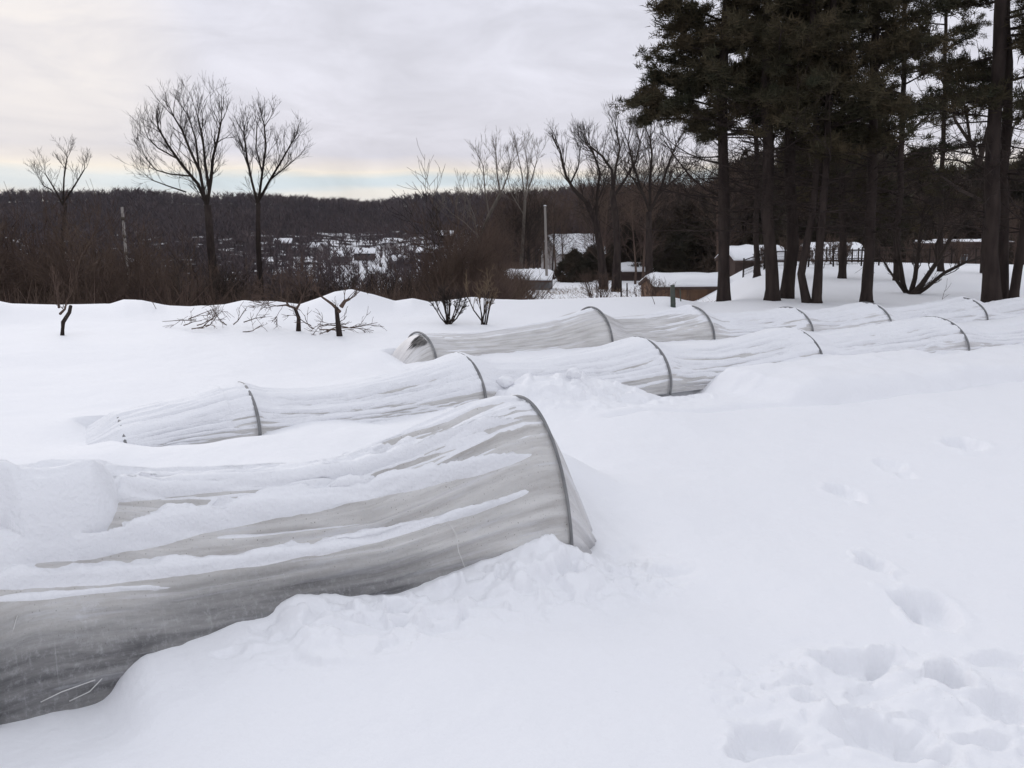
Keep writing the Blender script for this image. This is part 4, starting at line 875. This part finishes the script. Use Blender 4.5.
# ------------------------------------------------------------------ small fruit trees, shrubs, brush piles
px_tree('fruit_tree', 'small crooked fruit tree stump alone on the snow at the far left', 13.0, [(61,334),(63,322),(60,314),(59,308)],
  [([(60,314),(65,309),(67,300)], .02), ([(59,308),(58,300),(57,292)], .018)], .034, M_bark, M_twig, 51, .35, 1, .5, rmin=.004, group='pruned fruit trees', ground=True, yj=.2)
px_tree('fruit_tree', 'small forked fruit tree, its branches drooping left, between the two brush piles', 13.7, [(298,329),(298,318),(295,308)],
  [([(295,308),(286,305),(277,306)], .02), ([(296,310),(300,303),(302,296)], .02), ([(290,307),(285,300),(279,297)], .014)], .034, M_bark, M_twig, 52, .45, 2, .8, rmin=.004, group='pruned fruit trees', ground=True, yj=.3, up=.1)
px_tree('fruit_tree', 'pruned fruit tree with sawn off Y shaped limbs in front of the snow mound', 13.1, [(340,334),(340,318),(341,306)],
  [([(341,307),(345,301),(350,299)], .034), ([(340,312),(332,304),(322,297)], .026)], .038, M_bark, M_twig, 53, .25, 1, .35, rmin=.004, group='pruned fruit trees', ground=True, yj=.2)
def shrub(label, u, v, Y, h, spread, n, seed, m, tw=.008, mtop=None):
    rs = random.Random(seed); x_ = at(u, v, Y)[0]; p = np.array([x_, Y, Hp(x_, Y)-.03]); root = empty('shrub', p, label, 'shrub', 'bare shrubs'); 
    st_ = MB(); br = MB()
    for i in range(n):
        a = rs.uniform(0, 6.28); t = rs.uniform(.1, 1)*spread; d = np.array([math.cos(a)*t, math.sin(a)*t*.8, 1.]); d /= math.sqrt(d@d); L = h*rs.uniform(.65, 1.1); q = p+d*L*.5+np.array([0, 0, -.02]); e = p+d*L+np.array([0, 0, .06])
        st_.tube([p+np.array([rs.gauss(0, .05), rs.gauss(0, .05), 0]), q, e], [.014, .010, .006], 5)
        for c in range(4): grow(br, q+(e-q)*rs.random(), d+np.array([rs.gauss(0, .3), rs.gauss(0, .3), .2]), L*.34, .005, 2, rs, .25, .18, (2, 4), (.3, .7), .6, tw*.5)
    st_.obj('stem', m, root); br.obj('branches', mtop or m, root, False)
shrub('dark twiggy shrub, the left of two behind the farthest tunnel', 449, 324, 14.5, .52, 1.0, 14, 61, M_twigd)
shrub('taller tan tipped shrub, the right of two behind the farthest tunnel', 484, 325, 14.3, .62, .65, 8, 62, M_twigd, mtop=mat('tan_twigs', (.14, .10, .065), .9))
shrub('small bare shrub on the snow in front of the brown boarded shed', 650, 305, 25, .9, .7, 12, 63, M_twig)
shrub('brown weedy shrub below the ivy clad tree', 598, 294, 27, 1.1, .5, 16, 64, M_twig)
rs_ = random.Random(91)
for k in range(22):
    u = rs_.uniform(742, 1030); Y = rs_.uniform(33, 40); shrub('bare shrub in the tangled undergrowth along the fence behind the pines', u, 290, Y, rs_.uniform(.5, 1.0), .9, 9, 100+k, M_twig, tw=.012)
for q in COL.objects:
    if q.get('label', '').startswith('bare shrub in the tangled'): q['group'] = 'undergrowth along the fence'
def pile(label, u0, u1, v, Y, seed, n):
    rs = random.Random(seed); B = at((u0+u1)/2, v, Y); B[2] = Hp(B[0], Y); root = empty('brush_pile', B, label, 'brush pile', 'cut branches lying on the snow')
    for i in range(n):
        mb = MB(); u = rs.uniform(u0, u1); P = at(u, v, Y+rs.uniform(-.5, .5)); P[2] = Hp(P[0], P[1])+rs.uniform(.0, .12); a = rs.choice([0, math.pi])+rs.gauss(0, .5); el = abs(rs.gauss(0, .25))
        grow(mb, P, (math.cos(a), math.sin(a)*.6, el), rs.uniform(.25, .6), .009, 2, rs, .02, .2, (2, 4), (.35, .9), .6, .004); mb.obj('cut_branch', M_twig, root, False)
pile('long low pile of cut branches left of the small forked fruit tree', 180, 248, 328, 13.9, 71, 11)
pile('tangle of cut branches around the foot of the Y shaped pruned tree', 308, 352, 329, 13.4, 72, 10)
# dead weed stalks poking through the snow
rs = random.Random(5)
for lab, u, v, Y, h in (('thin dead weed stalk in the snow left of the long brush pile', 157, 312, 16, .4), ('dead weed stalk in the snow mound right of the Y shaped tree', 369, 306, 17.4, .45), ('bent dead stalk leaning by the farthest tunnel below the many stemmed tree', 941, 300, 17.5, .45), ('forked weed stalk left of the stout dark green post', 655, 308, 17, .5)):
    mb = MB(); P = at(u, v, Y); P[2] = Hp(P[0], Y)-.02; grow(mb, P, (rs.gauss(0, .25), 0, 1), h, .007, 1, rs, .2, .12, (2, 4), (.4, .8), .5, .004); o = mb.obj('weed_stalk', M_twig, None, off=P); props(o, lab, 'weed', 'dead weed stalks')
# clods of snow that have rolled down
def clod(label, u, v, rr, seed, sq=.8, dz=0):
    s_ = None; P = on_z(u, v, .12); Rr_ = rr; 
    th, ph = np.meshgrid(np.linspace(0, np.pi, 22), np.linspace(0, 2*np.pi, 33)[:-1], indexing='ij'); X = np.sin(th)*np.cos(ph); Y_ = np.sin(th)*np.sin(ph); Z_ = np.cos(th)
    k = 1+.16*fbm(X*1.8+seed, Y_*1.8+Z_*1.5, 3, seed)
    Z0 = Hp(P[0], P[1]); V = np.stack([X*k*rr, Y_*k*rr, Z_*k*rr*sq], -1).reshape(-1, 3)+np.array([P[0], P[1], Z0+rr*.45+dz]); o = mesh_obj('snow_clod', V, grid_faces(22, 32, True), M_rsnow, None, off=np.array([P[0], P[1], Z0])); props(o, label, 'snow clod', 'clods of fallen snow')
clod('round snow clod on the back of the nearest tunnel', 350, 462, .055, 81, dz=.02)
clod('larger snow clod in the gap behind the nearest tunnel near its hoop', 453, 410, .10, 82)
clod('snow clod lying below the middle tunnel, left of its tallest hoop', 574, 383, .075, 83)
clod('low snow clod below the middle tunnel near its second hoop', 506, 386, .085, 84, .6)

# tufts of dead grass and bracken through the snow between the field and the houses
nr = np.random.default_rng(33); n = 330; cu = nr.uniform(520, 700, 30); cy = nr.uniform(24, 46, 30); k = nr.integers(0, 30, n); Yg = cy[k]+nr.normal(0, .5, n); xg = (cu[k]-512)/F_PX*Yg+nr.normal(0, .45, n)
stuff('dead_grass', 'tufts of tan dead grass poking through the snow before the sheds', 'grass', [spray_proto(i+50, 22, .32, .008) for i in range(3)], np.stack([xg, Yg, H(xg, Yg)], -1), nr.uniform(.5, 1.2, n), mat('dead_grass_blades', (.22, .15, .09), .9, (.14, .095, .06), 1), 6)
# thin winter air over the valley
M_haze = bpy.data.materials.new('haze_air'); M_haze.use_nodes = True; nt = M_haze.node_tree; nt.nodes.clear(); o_ = nt.nodes.new('ShaderNodeOutputMaterial'); v_ = nt.nodes.new('ShaderNodeVolumePrincipled')
v_.inputs['Color'].default_value = (.82, .86, 1, 1); v_.inputs['Density'].default_value = 7e-5; v_.inputs['Anisotropy'].default_value = .2; nt.links.new(v_.outputs[0], o_.inputs['Volume'])
mb = MB(); mb.box((0, 0, 12), (6800, 6800, 94)); hz = mb.obj('haze', M_haze, None, False); props(hz, kind='stuff', label='thin pale haze over the whole valley', cat='haze')

# specks of bark and seed lying on the near snow
nr = np.random.default_rng(44); n = 90; P = np.array([on_z(u, v) for u, v in zip(nr.uniform(120, 1020, n), nr.uniform(420, 760, n))]); xg, yg = P[:, 0], P[:, 1]
stuff('debris', 'tiny dark specks of bark and seed scattered on the snow', 'debris', [tuft_proto(random.Random(i), 5, .006, .0012)*.35 for i in range(3)], np.stack([xg, yg, H(xg, yg)+.002], -1), nr.uniform(.5, 1.6, n), M_bark, 8)
